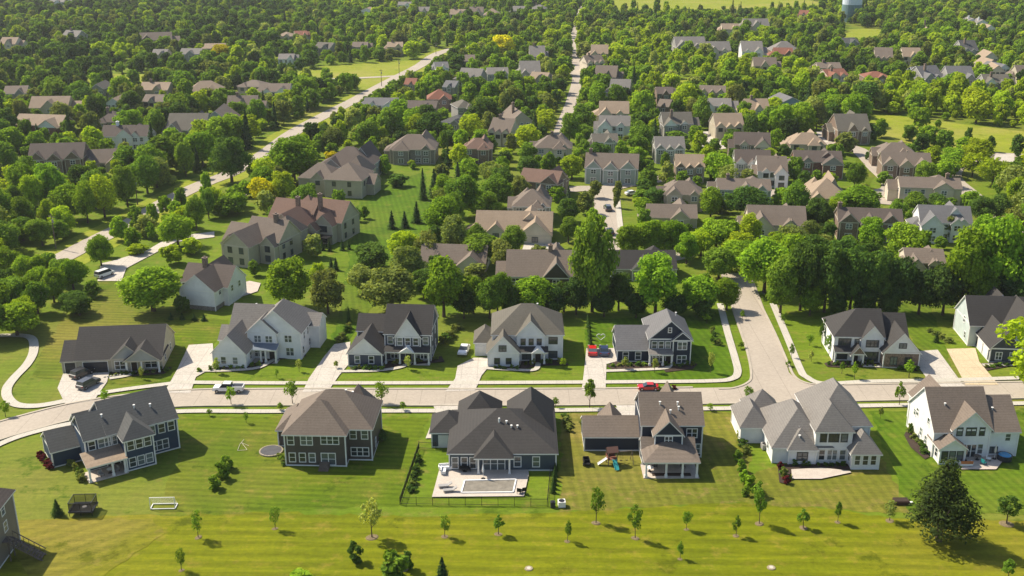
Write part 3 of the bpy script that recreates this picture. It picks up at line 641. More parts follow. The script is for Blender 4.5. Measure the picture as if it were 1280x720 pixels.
for i in range(n_): b.box(.9 + i * .34, 1.28 + i * .34, 2.2, 3.6, 3.0 - i * .25, 3.06 - i * .25)
for y_ in (2.15, 3.65):
    b.bar((.9, y_, 2.9), (5.2, y_, -.05), .18); b.bar((.9, y_, 4.0), (5.2, y_, 1.05), .1)
    for i in range(0, n_ + 1, 2): b.bar((.95 + i * .34, y_, 2.85 - i * .25), (.95 + i * .34, y_, 3.95 - i * .25), .06)
b.box(.02, .95, 2.1, 3.7, 2.95, 3.08); b.bar((.8, 2.2, 0), (.8, 2.2, 3), .14); b.bar((.8, 3.6, 0), (.8, 3.6, 3), .14)
b.build('wooden_stairs', WOODM, h)
# ================================================================ MIDDLE AND FAR HOUSES
rnd = random.Random(11); AUTO = []
def mh(x0, x1, y0, y1, roof, wall, typ, label, short, rot=-4.5, vis='v', st=2, gp=None, ch=None, fw=True, feat=None):
    """box of the house in the photograph, roof and wall kinds, roof form; vis 'r' = only the roof shows above trees"""
    base = y1 + (3.0 * spx(y1) if vis == 'r' else 0); s = spx(base)
    al = math.atan((base - 360) / FPX) + TH; sa, ca = math.sin(al), math.cos(al)
    Wd = (x1 - x0) / s - .6; ze = 5.4 if st == 2 else 3.0
    k = .36
    D = ((base - y0) / s - ze * ca) / (.5 * sa + k * ca); D = max(10.5 if base < 175 else 8.5, min(15, D)); rise = max(2.2, min(5.0, ((base - y0) / s - ze * ca - .5 * D * sa) / ca))
    far = base < 175
    x, y = P(x0 + .3 * s, base); name = 'suburban_house'
    r = R(rot); ms = []; gp = gp or wall; c = Wd
    if typ == 'gx':
        ms.append(('gx', 0, c, 0, D, ze, rise)); g = c * rnd.uniform(.22, .34); gx = c * rnd.uniform(.3, .6)
        ms.append(('gy', gx, gx + g * 1.3, -.9, D * .5, ze - .05, min(rise * .8, g * .9), dict(gp=gp)))
        if not far: ms.append(('gx', c * .55, c - .5, D - 1, D + 4, ze - 1.5, 1.6))
    elif typ == 'hip':
        ms.append(('hip', 0, c, 0, D, ze, rise)); g = c * rnd.uniform(.3, .4); gx = c * rnd.choice((.08, .5))
        ms.append(('gy' if rnd.random() < .5 else 'gyf', gx, gx + g, -1.2, D * .5, ze - .1, min(rise * .7, g * .45), dict(gp=gp)))
        if not far: ms.append(('hip', c * .1, c * .55, D - 2, D + 4.5, ze - .3, rise * .7))
    elif typ == 'gy':
        ms.append(('gy', 0, c, 0, D + 3, ze, min(rise, c * .42), dict(gp=gp)))
        if not far: ms.append(('gx', c - .5, c + 4.5, 2.5, D + .5, ze - 2.0, 2.2))
    elif typ == 'Ll' or typ == 'Lr':
        a, b_ = (0, c * .42) if typ == 'Ll' else (c * .58, c)
        ms.append(('gx', 0, c, 2.5, 2.5 + D, ze, rise)); ms.append(('gy', a, b_, 0, D * .7, ze - .4, min(rise * .9, (b_ - a) * .5), dict(gp=gp)))
        m_ = c * (.6 if typ == 'Ll' else .16); ms.append(('gy', m_, m_ + c * .22, 1.7, D * .6, ze - .1, c * .1, dict(gp=gp)))
    elif typ == 'tri':
        for i in range(3): ms.append(('gy', c * (.02 + .33 * i), c * (.02 + .33 * i) + c * .28, -.6 - .7 * (i % 2), D * .6, ze - .3 * (i % 2), c * .13, dict(gp=gp)))
        ms.insert(0, ('gx', 0, c, 0, D, ze, rise))
    fk = 'd' if wall in ('white', 'cream', 'beige') and rnd.random() < .5 else 'w'
    rr = rnd.random()
    if not far and typ in ('gx', 'hip', 'Ll', 'Lr'):
        a_ = c * rnd.uniform(.62, .74); ms.append(('gy', a_, a_ + c * .2, -.35 if typ in ('gx', 'hip') else 2.1, D * .45, ze - .12, c * .095, dict(gp=gp)))
        ms.append(('hip' if rr < .5 else 'gx', -c * .16, c * .3, D * .35, D * 1.0, ze - 1.4, 2.2)); ms.append(('hip' if rr > .3 else 'gy', c * .5, c * .92, D * .5, D * 1.35, ze + .1, rise * .95))
    if far and typ in ('gx', 'Ll', 'Lr'): ms.append(('hip' if rr < .5 else 'gx', (-c * .25) if rr < .5 else c * .7, c * .4 if rr < .5 else c * 1.25, D * .3, D * 1.1, ze - 1.2, 2.6))
    h = house(name, label, short, (x0 + .3 * s, base), rot, ms, roof, wall, trim=not far)
    fr = ms[0] if typ != 'Ll' and typ != 'Lr' else ms[0]
    y_ = fr[3]; nw = 0 if not fw else (3 if far else max(3, int(c / 3.6)))
    for i in range(nw):
        u = c * (i + .5) / nw
        covered = any(m_[1] - .6 < u < m_[2] + .6 for m_ in ms[1:] if m_[3] < y_ + .2)
        if covered: continue
        if st == 2: W(h, 'f', y_, u, 3.4, 1.1 if i % 2 else 1.6, 1.35, 1 + (i + 1) % 2, fk, far=True)
        if vis == 'v': W(h, 'f', y_, u, .7, 1.5, 1.4, 2, fk, far=True)
    for m_ in ms[1:]:
        if m_[3] < y_ + .2 or typ in ('Ll', 'Lr'):
            if m_[3] > D * .6: continue
            u = (m_[1] + m_[2]) / 2
            if fw: W(h, 'f', m_[3], u, m_[5] - 1.9, 1.5, 1.3, 2, fk, far=True)
            if st == 2 and vis == 'v' and fw: W(h, 'f', m_[3], u, .7, 1.7, 1.4, 2, fk, far=True)
    if not far:
        sd_ = 'r' if x < 60 else 'l'; pl = c if sd_ == 'r' else 0
        if typ in ('gx', 'hip'):
            for u in (D * .3, D * .68): W(h, sd_, pl, u, 3.3 if st == 2 else .8, .9, 1.3, 1, fk, far=True)
        vents(h, [(c * .4, D * .72, ze + rise * .5)])
    HBOX[-1] = (x0, y0, x1, y1)
    if vis == 'r':
        for k_ in range(rnd.choice((2, 2, 3))): fx = rnd.uniform(.0, 1.0); AUTO.append((x0 + (x1 - x0) * fx, base + rnd.uniform(.5, 3) * s * .3, rnd.uniform(6, 9) * s, (base - y1) + rnd.uniform(-.2, 1.6) * s))
    for sd_ in (-1, 1):
        if rnd.random() < .95: hh = rnd.uniform(5, 9); AUTO.append(((x1 if sd_ > 0 else x0) + sd_ * rnd.uniform(1.5, 5) * s, base + rnd.uniform(-1, 2) * s * .3, hh * .8 * s, hh * s))
    if vis == 'v' and not far and y > 230:
        for k_ in range(2):
            hh = rnd.uniform(2.2, 4.6); AUTO.append((x0 + (x1 - x0) * rnd.uniform(0, 1), base + rnd.uniform(1.5, 5) * s * .4, hh * .9 * s, hh * s))
    if ch: chimney(h, c * ch, D * .5, ze, ze + rise + 1.3, 1.0, 'brick' if wall != 'white' else 'white')
    return h
# ---- the chain of large houses left of centre
def wins(h, rows, far=True):
    for r in rows: W(h, *r, far=far)
h = house('suburban_house', 'white gabled house with steep dark brown roof behind the white grey-roofed house', 'the white dark-roofed house', (227, 385), -14,
  [('gy', 0, 8.6, 0, 10, 4.7, 3.5), ('gx', 5, 9.8, 4, 12.5, 4.6, 3.6), ('gx', -4.5, 3, 8.5, 16.5, 3.4, 3.1, dict(wall='taupe')), ('gy', -3, 2.5, 12, 21, 3.2, 2.8, dict(wall='taupe'))], 'darkbrown', 'white')
b = MB(); b.box(-.06, 8.66, -.06, 10.06, .02, 1.0); b.build('plinth', WALL['stone'], h)
wins(h, [('r', 9.8, 6, 3.0, .9, 1.3, 1), ('r', 9.8, 9.5, 3.0, .9, 1.3, 1), ('r', 8.6, 2.5, 3.2, .9, 1.3, 1)]); chimney(h, 0, 12, 3, 8.2)
h = house('suburban_house', 'beige two storey house with tan brown roof left of the red-brown one', 'the beige tan-roofed house', (281, 331), -22,
  [('gy', 0, 7.6, 0, 12, 5.6, 3.2), ('gx', 1.5, 12.4, 6.5, 16.5, 5.6, 4.4), ('gy', 8.0, 12.2, 4.6, 12, 5.0, 2.2), ('gx', -6.5, 3, 9, 17.5, 3.8, 3.4), ('gy', -5.5, -.5, 6.6, 14, 3.4, 2.3), ('hip', 4, 11, 14, 22, 5.4, 3.6)], 'brown', 'beige')
wins(h, [('f', 0, u, z, 1.1, 1.4, 2, 'd') for u in (2.0, 5.4) for z in (.8, 3.6)] + [('f', 4.6, 10.1, z, 1.3, 1.4, 2, 'd') for z in (.8, 3.3)] + [('r', 12.4, u, z, .9, 1.3, 1, 'd') for u in (8.5, 12) for z in (.8, 3.5)]); chimney(h, 9, 11, 6, 11.4)
h = house('suburban_house', 'large red-brown roofed beige house with dark chimneys and a raised deck', 'the large red-brown roofed house', (337, 307), -20,
  [('gyb', 0, 9.0, 0, 13, 5.5, 3.7), ('gx', -5, 8, 8, 18.5, 5.0, 4.6), ('gx', 6, 17, 9.5, 19.5, 5.6, 4.6), ('gy', 10.2, 15.6, 6.6, 13, 5.3, 2.6), ('gy', 9.0, 12, 4.2, 11, 4.4, 1.6), ('hip', -3, 5, 16, 24, 5.2, 4.0)], 'redbrown', 'beige')
wins(h, [('f', 0, 2.4, 3.8, 1.0, 1.2, 1, 'd'), ('f', 0, 6.4, 3.8, 1.0, 1.2, 1, 'd'), ('f', 6.6, 12.9, 3.4, 2.2, 1.5, 3, 'd'), ('f', 6.6, 12.9, .5, 2.2, 1.8, 3, 'd')] + [('r', 17, u, z, .9, 1.3, 1, 'd') for u in (11.5, 16) for z in (.8, 3.5)]); chimney(h, 3.6, 10, 7, 11.3); chimney(h, 9.4, 12, 8, 12.2)
b = MB(); b.box(10, 15.8, 3.2, 6.5, 2.5, 2.66)
for i in range(16): b.box(10 + i * .385, 10.06 + i * .385, 3.2, 3.26, 2.66, 3.6)
b.box(10, 15.8, 3.18, 3.28, 3.6, 3.7)
for x_ in (10.1, 12.9, 15.7): b.box(x_ - .09, x_ + .09, 3.25, 3.43, .02, 2.5)
b.build('deck', BLACKM, h)
h = house('suburban_house', 'wide beige house with brown hip roof and few small windows', 'the wide beige hipped house', (380, 244), -10,
  [('hip', 7.5, 19.5, -1.0, 12, 5.8, 4.0), ('hip', -2, 10, 1.5, 11.5, 5.4, 3.7), ('hip', 10, 18, 8, 19, 5.8, 4.4), ('gy', 2.2, 6.8, .8, 6, 5.1, 2.2), ('gx', 17.5, 22, 4, 11, 3.6, 2.4)], 'brown', 'beige')
wins(h, [('f', -1, u, z, 1.0, 1.3, 1, 'd') for u in (10.5, 15.5) for z in (.9, 3.7)] + [('f', .8, 4.5, 3.4, 1.2, 1.2, 2, 'd'), ('f', 1.5, 8.4, 3.6, .9, 1.3, 1, 'd')] + [('r', 19.5, u, z, .9, 1.3, 1, 'd') for u in (2, 9) for z in (3.6,)]); vents(h, [(13, 8, 8.8), (4, 8, 7.6)])
# ---- left of the avenue and along it
mh(37, 104, 180, 219, 'darkbrown', 'brick', 'tri', 'dark brick many-gabled house with brown roof among left woods', 'the dark brick gabled house', 8)
mh(92, 160, 190, 217, 'brown', 'beige', 'Lr', 'long beige house with brown roof behind the left conifers', 'the long beige house', 12, st=1)
mh(400, 466, 182, 216, 'darkbrown', 'grey', 'hip', 'dark brown hip roof rising behind the wide beige hipped house', 'the dark hip roof', -8, vis='r')
mh(487, 545, 168, 205, 'brown', 'stone', 'hip', 'stone fronted house with brown hip roof above the lawn', 'the stone hipped house', -2)
mh(580, 616, 173, 194, 'redbrown', 'brick', 'hip', 'small brick house with red-brown hip roof near stone house', 'the small brick hipped house', 0, vis='r')
mh(592, 690, 266, 304, 'tan', 'cream', 'Lr', 'tan roofed long house with cream garage wall', 'the long tan-roofed house', -4, st=1)
mh(522, 607, 308, 344, 'brown', 'cream', 'Lr', 'brown roofed cream house half hidden behind bright trees', 'the half hidden cream house', -6, st=1)
mh(648, 700, 210, 246, 'redbrown', 'brick', 'gx', 'brick house with stacked red-brown gables above the hipped one', 'the stacked gable brick house', -22)
mh(640, 688, 236, 280, 'brown', 'grey', 'hip', 'grey sided house with plain brown hip roof beside the street', 'the grey hipped house', -4)
mh(632, 722, 312, 372, 'brown', 'taupe', 'gx', 'wide brown roofed house with dark gable behind white hipped-roof house', 'the wide brown-roofed house', -2, ch=.62)
mh(762, 846, 313, 350, 'black', 'grey', 'gx', 'dark grey roofed low house at end of the cul-de-sac', 'the low dark-roofed house', 0, st=1)
mh(808, 871, 255, 284, 'brown', 'beige', 'gx', 'brown roofed beige house right of the cul-de-sac', 'the beige cul-de-sac house', -4, st=1)
mh(730, 797, 191, 229, 'brown', 'sage', 'tri', 'brown roofed house with pale grey gables and tall chimney', 'the pale gabled house', -8, ch=.08)
mh(668, 715, 169, 203, 'brown', 'cream', 'hip', 'cream two storey house with brown hip roof beside straight street', 'the cream hipped house', -3, ch=.45)
mh(843, 880, 193, 228, 'tan', 'brick', 'tri', 'narrow house with tan gables and dark brick front', 'the narrow tan gabled house', -4)
mh(917, 962, 187, 223, 'darkbrown', 'grey', 'tri', 'grey house with brown gables left of the white garage house', 'the grey brown-gabled house', -6, gp='white')
mh(946, 984, 197, 236, 'brown', 'white', 'Lr', 'white garage house with brown roof beside the grey gabled one', 'the white garage house', -6)
mh(895, 962, 223, 258, 'brown', 'sage', 'gx', 'pale sage house with brown roof and tall central gable', 'the pale sage house', -5, ch=.2)
mh(828, 878, 226, 252, 'brown', 'beige', 'hip', 'brown hip roof showing above trees beside pale sage house', 'the brown hip roof', -4, vis='r')
mh(935, 1008, 259, 296, 'brown', 'cream', 'Ll', 'brown roofed house with cream left gable above dark tree wall', 'the cream gable house', -6, st=1)
mh(992, 1052, 190, 223, 'darkbrown', 'redbrick', 'Lr', 'dark roofed red brick house with white trimmed gable', 'the red brick house', -6, gp='grey')
mh(1008, 1059, 222, 247, 'tan', 'beige', 'hip', 'tan hip roofed low house beside round green tree', 'the tan hipped house', -6, vis='r', st=1)
mh(1100, 1160, 190, 225, 'brown', 'brick', 'tri', 'brown roofed house with three cream gables near cul-de-sac', 'the three-gabled house', -8, gp='beige')
mh(1097, 1142, 178, 200, 'brown', 'brick', 'hip', 'brown hip roof directly behind the three-gabled house', 'the hip roof behind', -8, vis='r')
mh(1122, 1197, 223, 255, 'brown', 'cream', 'gx', 'long cream house with brown roof and square chimney', 'the long cream house', -8, ch=.8)
mh(1045, 1124, 259, 300, 'darkbrown', 'brick', 'tri', 'dark brick house with brown gables and left chimney', 'the dark brick chimney house', -8, ch=.03)
mh(1149, 1213, 259, 304, 'slate', 'white', 'Ll', 'white house with slate blue-grey roof beside big bright tree', 'the slate-roofed white house', -8)
mh(1131, 1180, 318, 358, 'brown', 'cream', 'Ll', 'cream gabled house with brown roof sunk in dark trees', 'the sunken cream house', -8)
# ---- far left
L_ = [
 (14, 78, 144, 174, 'tan', 'redbrick', 'Lr', 'tan roofed red brick house above the dark brick gabled house', 'white'),
 (38, 86, 121, 142, 'tan', 'beige', 'gx', 'tan roofed house behind the red brick house at left', None),
 (122, 155, 139, 160, 'darkbrown', 'brick', 'hip', 'small dark brown hip roof between round trees at left', None),
 (128, 186, 157, 188, 'darkbrown', 'white', 'gx', 'white house with plain dark brown roof in left woods', None),
 (133, 154, 125, 145, 'tan', 'white', 'gy', 'narrow tan roofed house with white end gable at left', None),
 (179, 206, 121, 134, 'brown', 'beige', 'gx', 'low brown roof in the trees left of the grey gables', None),
 (206, 256, 140, 172, 'olive', 'grey', 'Ll', 'grey house with olive grey roof and two broad gables', None),
 (250, 292, 133, 163, 'brown', 'sage', 'gy', 'sage green gable end house beside the olive roofed one', None),
 (284, 322, 120, 142, 'brown', 'beige', 'gx', 'brown roofed house in the chain left of the avenue', None),
 (322, 362, 106, 130, 'brown', 'white', 'Lr', 'white gabled house with brown roof left of the avenue', 'white'),
 (236, 279, 102, 121, 'tan', 'beige', 'hip', 'tan hip roof beside maroon tree far left', None),
 (175, 212, 103, 119, 'tan', 'beige', 'gx', 'tan roofed house with two small gables far left', None),
 (297, 332, 101, 114, 'brown', 'beige', 'hip', 'brown hip roof above the white gabled avenue house', None),
 (114, 131, 104, 118, 'grey' and 'olive', 'grey', 'gy', 'tiny grey gable showing between far left trees', None),
 (190, 209, 62, 74, 'greyroof', 'beige', 'gx', 'small grey roof left of the golden tree', None),
 (225, 252, 61, 73, 'greyroof', 'grey', 'gx', 'grey low house just left of the golden tree', None),
 (256, 282, 55, 66, 'tan', 'beige', 'gx', 'tan roof directly behind the golden tree', None),
 (0, 22, 47, 60, 'tan', 'cream', 'gx', 'tan roof at the left edge near the top', None),
 (78, 102, 38, 50, 'greyroof', 'grey', 'gx', 'grey roof deep in the top left woods', None),
 (176, 215, 42, 56, 'brown', 'brick', 'Ll', 'brown roofed brick house deep in the top left woods', None),
 (62, 84, 2, 10, 'greyroof', 'white', 'gx', 'pale roof at the very top left', None),
 (6, 34, 108, 124, 'brown', 'grey', 'gx', 'brown roof at left edge below the pale meadow', None),
 (348, 368, 74, 86, 'greyroof', 'white', 'gx', 'white house at the left end of the playing field', None),
 (393, 416, 53, 65, 'olive', 'grey', 'gx', 'grey roof in trees above the playing field', None),
 (440, 460, 53, 64, 'brown', 'beige', 'gx', 'brown roof above the middle of the playing field', None),
 (484, 504, 53, 64, 'tan', 'beige', 'gx', 'tan roof above the right of the playing field', None),
 (346, 366, 42, 50, 'tan', 'beige', 'hip', 'tan hip roof in deep woods above the field', None),
 (370, 386, 41, 49, 'rust', 'beige', 'gx', 'rust roof in deep woods above the field', None),
 (450, 468, 12, 22, 'tan', 'white', 'gy', 'pale house in the woods near the top', None),
 (497, 514, 6, 14, 'greyroof', 'white', 'gx', 'small pale roof at the top left of centre', None),
 (522, 540, 9, 18, 'greyroof', 'cream', 'gx', 'grey roof with cream wall near the top', None),
 (562, 582, 12, 22, 'tan', 'cream', 'gx', 'long tan roof with cream front near the top', None),
 (586, 604, 9, 19, 'brown', 'cream', 'gx', 'brown roof right of the long tan roof near top', None),
 (604, 626, 11, 23, 'tan', 'beige', 'hip', 'tan hip roof left of the far straight street', None),
 (640, 660, 8, 17, 'greyroof', 'grey', 'gx', 'grey roof just left of the far street top', None),
 (662, 682, 6, 15, 'greyroof', 'grey', 'hip', 'grey hip roof just left of the far street top', None),
# ---- centre
 (453, 496, 127, 148, 'slate', 'white', 'Lr', 'blue-grey roofed white house right of the avenue', 'white'),
 (503, 546, 127, 142, 'darkbrown', 'brick', 'gx', 'dark brown roof with brick walls right of the avenue', None),
 (534, 565, 112, 131, 'rust', 'brick', 'hip', 'rust red hip roofed house right of the avenue', None),
 (505, 520, 100, 112, 'rust', 'beige', 'gx', 'little rust roof left of the large rust one', None),
 (553, 570, 102, 115, 'slate', 'grey', 'gx', 'little slate roof above the rust red hip roof', None),
 (544, 562, 78, 98, 'slate', 'white', 'gx', 'grey roofed white house beside upper avenue trees', None),
 (570, 600, 86, 103, 'greyroof', 'grey', 'Ll', 'grey house with two front gables in upper centre', None),
 (609, 636, 85, 99, 'greyroof', 'sage', 'gx', 'pale sage house with grey roof in upper centre', None),
 (578, 594, 69, 82, 'brown', 'beige', 'gx', 'small brown roof above the grey two-gabled house', None),
 (572, 596, 126, 142, 'olive', 'grey', 'hip', 'olive grey hip roof in the middle trees', None),
 (550, 583, 144, 160, 'charcoal', 'grey', 'hip', 'charcoal hip roof above the stone hipped house', None),
 (610, 640, 147, 172, 'brown', 'cream', 'tri', 'cream triple-gabled house left of the straight street', None),
 (638, 667, 133, 160, 'brown', 'beige', 'gy', 'beige gable end house left of the straight street', None),
 (651, 677, 76, 98, 'greyroof', 'grey', 'Ll', 'grey gabled house in the row left of straight street', None),
 (662, 682, 57, 76, 'greyroof', 'grey', 'gx', 'grey roof uppermost in row left of straight street', None),
 (660, 684, 90, 105, 'tan', 'beige', 'gx', 'tan roof lowest in row left of straight street', None),
 (738, 760, 57, 73, 'tan', 'beige', 'Ll', 'uppermost tan roof in row right of straight street', None),
 (733, 758, 70, 85, 'brown', 'cream', 'tri', 'brown and cream gables in row right of straight street', None),
 (742, 770, 82, 102, 'brown', 'brick', 'gx', 'brown and brick house in row right of straight street', None),
 (760, 786, 100, 120, 'greyroof', 'grey', 'Lr', 'lowest grey house in row right of straight street', None),
 (748, 786, 128, 150, 'tan', 'cream', 'Ll', 'tan roofed cream house right of the shadowed street', None),
 (747, 787, 146, 175, 'greyroof', 'white', 'Ll', 'grey roofed house with white front gables by the street', 'white'),
 (740, 773, 169, 186, 'olive', 'grey', 'gx', 'olive roof just below the white gabled grey house', None),
 (829, 868, 142, 164, 'olive', 'grey', 'Ll', 'olive roofed grey house with white pointed gable', 'white'),
 (820, 842, 111, 124, 'darkbrown', 'brick', 'gx', 'dark brown roof at edge of the lime meadow', None),
 (820, 836, 127, 140, 'brown', 'brick', 'gx', 'brown roof below the dark one by the meadow', None),
 (818, 856, 171, 194, 'greyroof', 'grey', 'tri', 'grey roofed house left of the bright driveway', None),
 (876, 914, 124, 149, 'greyroof', 'white', 'Ll', 'pale house with tall white gable below lime trees', 'white'),
 (893, 930, 142, 166, 'tan', 'beige', 'tri', 'tan house with two small gables below lime trees', None),
 (932, 962, 124, 144, 'tan', 'cream', 'gx', 'cream house left of the blue gable house', None),
 (873, 906, 107, 122, 'brown', 'beige', 'tri', 'brown gabled house inside the lime trees', None),
 (917, 962, 167, 190, 'darkbrown', 'brick', 'Lr', 'dark brown roofed house behind the grey brown-gabled house', 'cream'),
# ---- upper right
 (975, 1004, 121, 144, 'slate', 'skyblue', 'gy', 'sky blue gable end house by the lime trees', None),
 (1045, 1087, 142, 171, 'olive', 'brick', 'gx', 'dark brick house with grey roof at the meadow corner', None),
 (986, 1031, 166, 188, 'tan', 'beige', 'hip', 'tan hip roof left of the meadow corner house', None),
 (845, 884, 43, 64, 'greyroof', 'grey', 'Ll', 'large grey roofed house above the lime trees', None),
 (886, 915, 53, 69, 'greyroof', 'cream', 'Ll', 'grey roofed cream house above the lime trees', None),
 (927, 954, 47, 76, 'greyroof', 'white', 'Lr', 'grey roofed white gabled house above the lime trees', None),
 (941, 970, 72, 88, 'brown', 'beige', 'gx', 'brown roof just above the lime tree band', None),
 (902, 924, 30, 41, 'tan', 'cream', 'gx', 'flat tan roofed long building left of school building', None),
 (930, 962, 24, 37, 'greyroof', 'cream', 'gx', 'wide pale school-like building near the top', None),
 (964, 1000, 52, 69, 'greyroof', 'brick', 'hip', 'grey hip roof left in the upper right estate', None),
 (966, 990, 60, 73, 'rust', 'brick', 'gx', 'rust roof below the grey hip roof upper right', None),
 (1021, 1051, 79, 91, 'brown', 'beige', 'gx', 'brown roof along the estate street upper right', None),
 (1036, 1067, 88, 102, 'rust', 'cream', 'Ll', 'rust gabled house on the lime band upper right', None),
 (1079, 1112, 90, 103, 'rust', 'brick', 'hip', 'rust hip roof on the lime band upper right', None),
 (1050, 1074, 48, 59, 'charcoal', 'grey', 'gx', 'charcoal roof under the small green meadow', None),
 (1092, 1114, 57, 78, 'brown', 'beige', 'tri', 'brown steep gables in the upper right estate', None),
 (1127, 1150, 60, 76, 'tan', 'cream', 'gx', 'tan roof in the middle of the upper right estate', None),
 (1155, 1186, 84, 104, 'slate', 'grey', 'Ll', 'slate roofed house left in grey row upper right', None),
 (1186, 1219, 83, 105, 'slate', 'grey', 'Lr', 'slate roofed house with chimney in grey row upper right', None),
 (1139, 1153, 93, 104, 'slate', 'skyblue', 'gx', 'small blue-grey roof left of the grey row', None),
 (1230, 1263, 94, 110, 'olive', 'grey', 'Ll', 'olive roofed grey house below the cream gables', 'white'),
 (1228, 1246, 64, 78, 'tan', 'cream', 'gy', 'uppermost cream gable of the row at right edge', None),
 (1230, 1248, 72, 88, 'tan', 'beige', 'gy', 'second beige gable of the row at right edge', None),
 (1236, 1254, 78, 95, 'tan', 'cream', 'gy', 'third cream gable of the row at right edge', None),
 (1246, 1264, 82, 99, 'slate', 'white', 'gy', 'white lowest gable of the row at right edge', None),
 (1207, 1222, 23, 36, 'greyroof', 'white', 'gy', 'left white gable of the far white trio', None),
 (1220, 1234, 26, 38, 'greyroof', 'white', 'gy', 'middle white gable of the far white trio', None),
 (1230, 1244, 31, 46, 'tan', 'white', 'gy', 'right white gable of the far white trio', None),
 (1152, 1162, 28, 43, 'tan', 'cream', 'gy', 'lone cream gable in the upper right woods', None),
 (1203, 1224, 50, 69, 'charcoal', 'grey', 'Ll', 'charcoal roofed house left of the cream gables', None),
 (997, 1009, 13, 22, 'rust', 'cream', 'gx', 'tiny rust roof at the top right field edge', None),
 (1270, 1292, 82, 100, 'brown', 'beige', 'gx', 'brown roof cut by the right edge near top', None),
]
for q in L_:
    g_ = q[8] if len(q) > 8 else None
    mh(q[0], q[1], q[2], q[3], q[4], q[5], q[6], q[7], 'the ' + q[7], rnd.choice((rnd.uniform(-9, 4), rnd.uniform(-24, 20))), vis='v' if q[5] in ('white', 'redbrick', 'skyblue') else 'r', st=2, gp=g_, ch=.3 if rnd.random() < .25 else None)
# water tower at the top
x, y = P(1063, 27); root = empty('water_tower', (x, y, 0)); tag(root, 'pale blue-grey water tower with dark lower band behind the far woods', 'water tower')
b = MB(); b.tube((0, 0, 4.5), (0, 0, 19), 7.6, 7.6, 28, 0); b.tube((0, 0, 19), (0, 0, 21), 7.6, 2, 28, 0); b.build('tank', plain('tank_paint', (.55, .62, .68), .5, .08), root)
b = MB(); b.tube((0, 0, 0), (0, 0, 13.5), 7.7, 7.7, 28, 0); b.build('tank_base', plain('tank_base_paint', (.12, .2, .2), .6, .1), root)
# ================================================================ TREES
def leaf_mat(name, instancer=False):
    m, nt, b = new_mat(name); nt.nodes.remove(b); out = nt.nodes['Material Output']
    if instancer: a = N(nt, 'ShaderNodeAttribute', attribute_name='tint'); a.attribute_type = 'INSTANCER'; base = a.outputs['Color']
    else: base = N(nt, 'ShaderNodeObjectInfo').outputs['Color']
    v = coord(nt)
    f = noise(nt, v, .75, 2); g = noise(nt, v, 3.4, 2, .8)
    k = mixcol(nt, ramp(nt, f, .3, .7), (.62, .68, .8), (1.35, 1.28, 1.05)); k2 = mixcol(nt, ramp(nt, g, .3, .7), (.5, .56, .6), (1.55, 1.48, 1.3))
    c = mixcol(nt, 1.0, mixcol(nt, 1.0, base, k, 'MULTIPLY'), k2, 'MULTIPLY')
    d = nt.nodes.new('ShaderNodeBsdfDiffuse'); t = nt.nodes.new('ShaderNodeBsdfTranslucent'); mx = nt.nodes.new('ShaderNodeMixShader'); mx.inputs[0].default_value = .40
    nt.links.new(c, d.inputs[0]); nt.links.new(mixcol(nt, 1.0, c, (1.35, 1.25, .5), 'MULTIPLY'), t.inputs[0])
    nt.links.new(d.outputs[0], mx.inputs[1]); nt.links.new(t.outputs[0], mx.inputs[2]); nt.links.new(mx.outputs[0], out.inputs[0])
    return m
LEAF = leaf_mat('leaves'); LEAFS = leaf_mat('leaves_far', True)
BARK = plain('bark', (.09, .065, .045), .9, .3, 2.)
def quads_mesh(name, c, nrm, a, extra=None, asp=1.0, rs=None):
    "one small leaf-cluster face per row of c"
    rs = rs or np.random.RandomState(1); n = len(c)
    nrm = nrm / np.linalg.norm(nrm, axis=1, keepdims=True)
    t = np.cross(nrm, rs.normal(size=(n, 3))); t /= np.linalg.norm(t, axis=1, keepdims=True); u = np.cross(nrm, t)
    a = np.asarray(a).reshape(-1, 1) * np.ones((n, 1))
    q = np.stack([c - t * a - u * a * asp * .6, c + t * a * .7 - u * a * asp, c + t * a + u * a * asp * .7, c - t * a * .6 + u * a * asp], 1)
    v = q.reshape(-1, 3); nf = n; idx = np.arange(4 * n); ls = np.arange(n) * 4; lt = np.full(n, 4)
    if extra is not None:
        ev, ef = extra; k = len(v); v = np.concatenate([v, ev]); idx = np.concatenate([idx, (ef + k).ravel()]); ls = np.concatenate([ls, 4 * n + np.arange(len(ef)) * 3]); lt = np.concatenate([lt, np.full(len(ef), 3)]); nf += len(ef)
    me = bpy.data.meshes.new(name); me.vertices.add(len(v)); me.vertices.foreach_set('co', v.astype(np.float32).ravel())
    me.loops.add(len(idx)); me.loops.foreach_set('vertex_index', idx.astype(np.int32)); me.polygons.add(nf)
    me.polygons.foreach_set('loop_start', ls.astype(np.int32)); me.polygons.foreach_set('loop_total', lt.astype(np.int32))
    me.update(calc_edges=True); me.validate(); return me
def ico(c, r):
    p = (1 + 5 ** .5) / 2
    v = np.array([(-1, p, 0), (1, p, 0), (-1, -p, 0), (1, -p, 0), (0, -1, p), (0, 1, p), (0, -1, -p), (0, 1, -p), (p, 0, -1), (p, 0, 1), (-p, 0, -1), (-p, 0, 1)]) / 1.902
    f = np.array([(0, 11, 5), (0, 5, 1), (0, 1, 7), (0, 7, 10), (0, 10, 11), (1, 5, 9), (5, 11, 4), (11, 10, 2), (10, 7, 6), (7, 1, 8), (3, 9, 4), (3, 4, 2), (3, 2, 6), (3, 6, 8), (3, 8, 9), (4, 9, 5), (2, 4, 11), (6, 2, 10), (8, 6, 7), (9, 8, 1)])
    return v * r + c, f
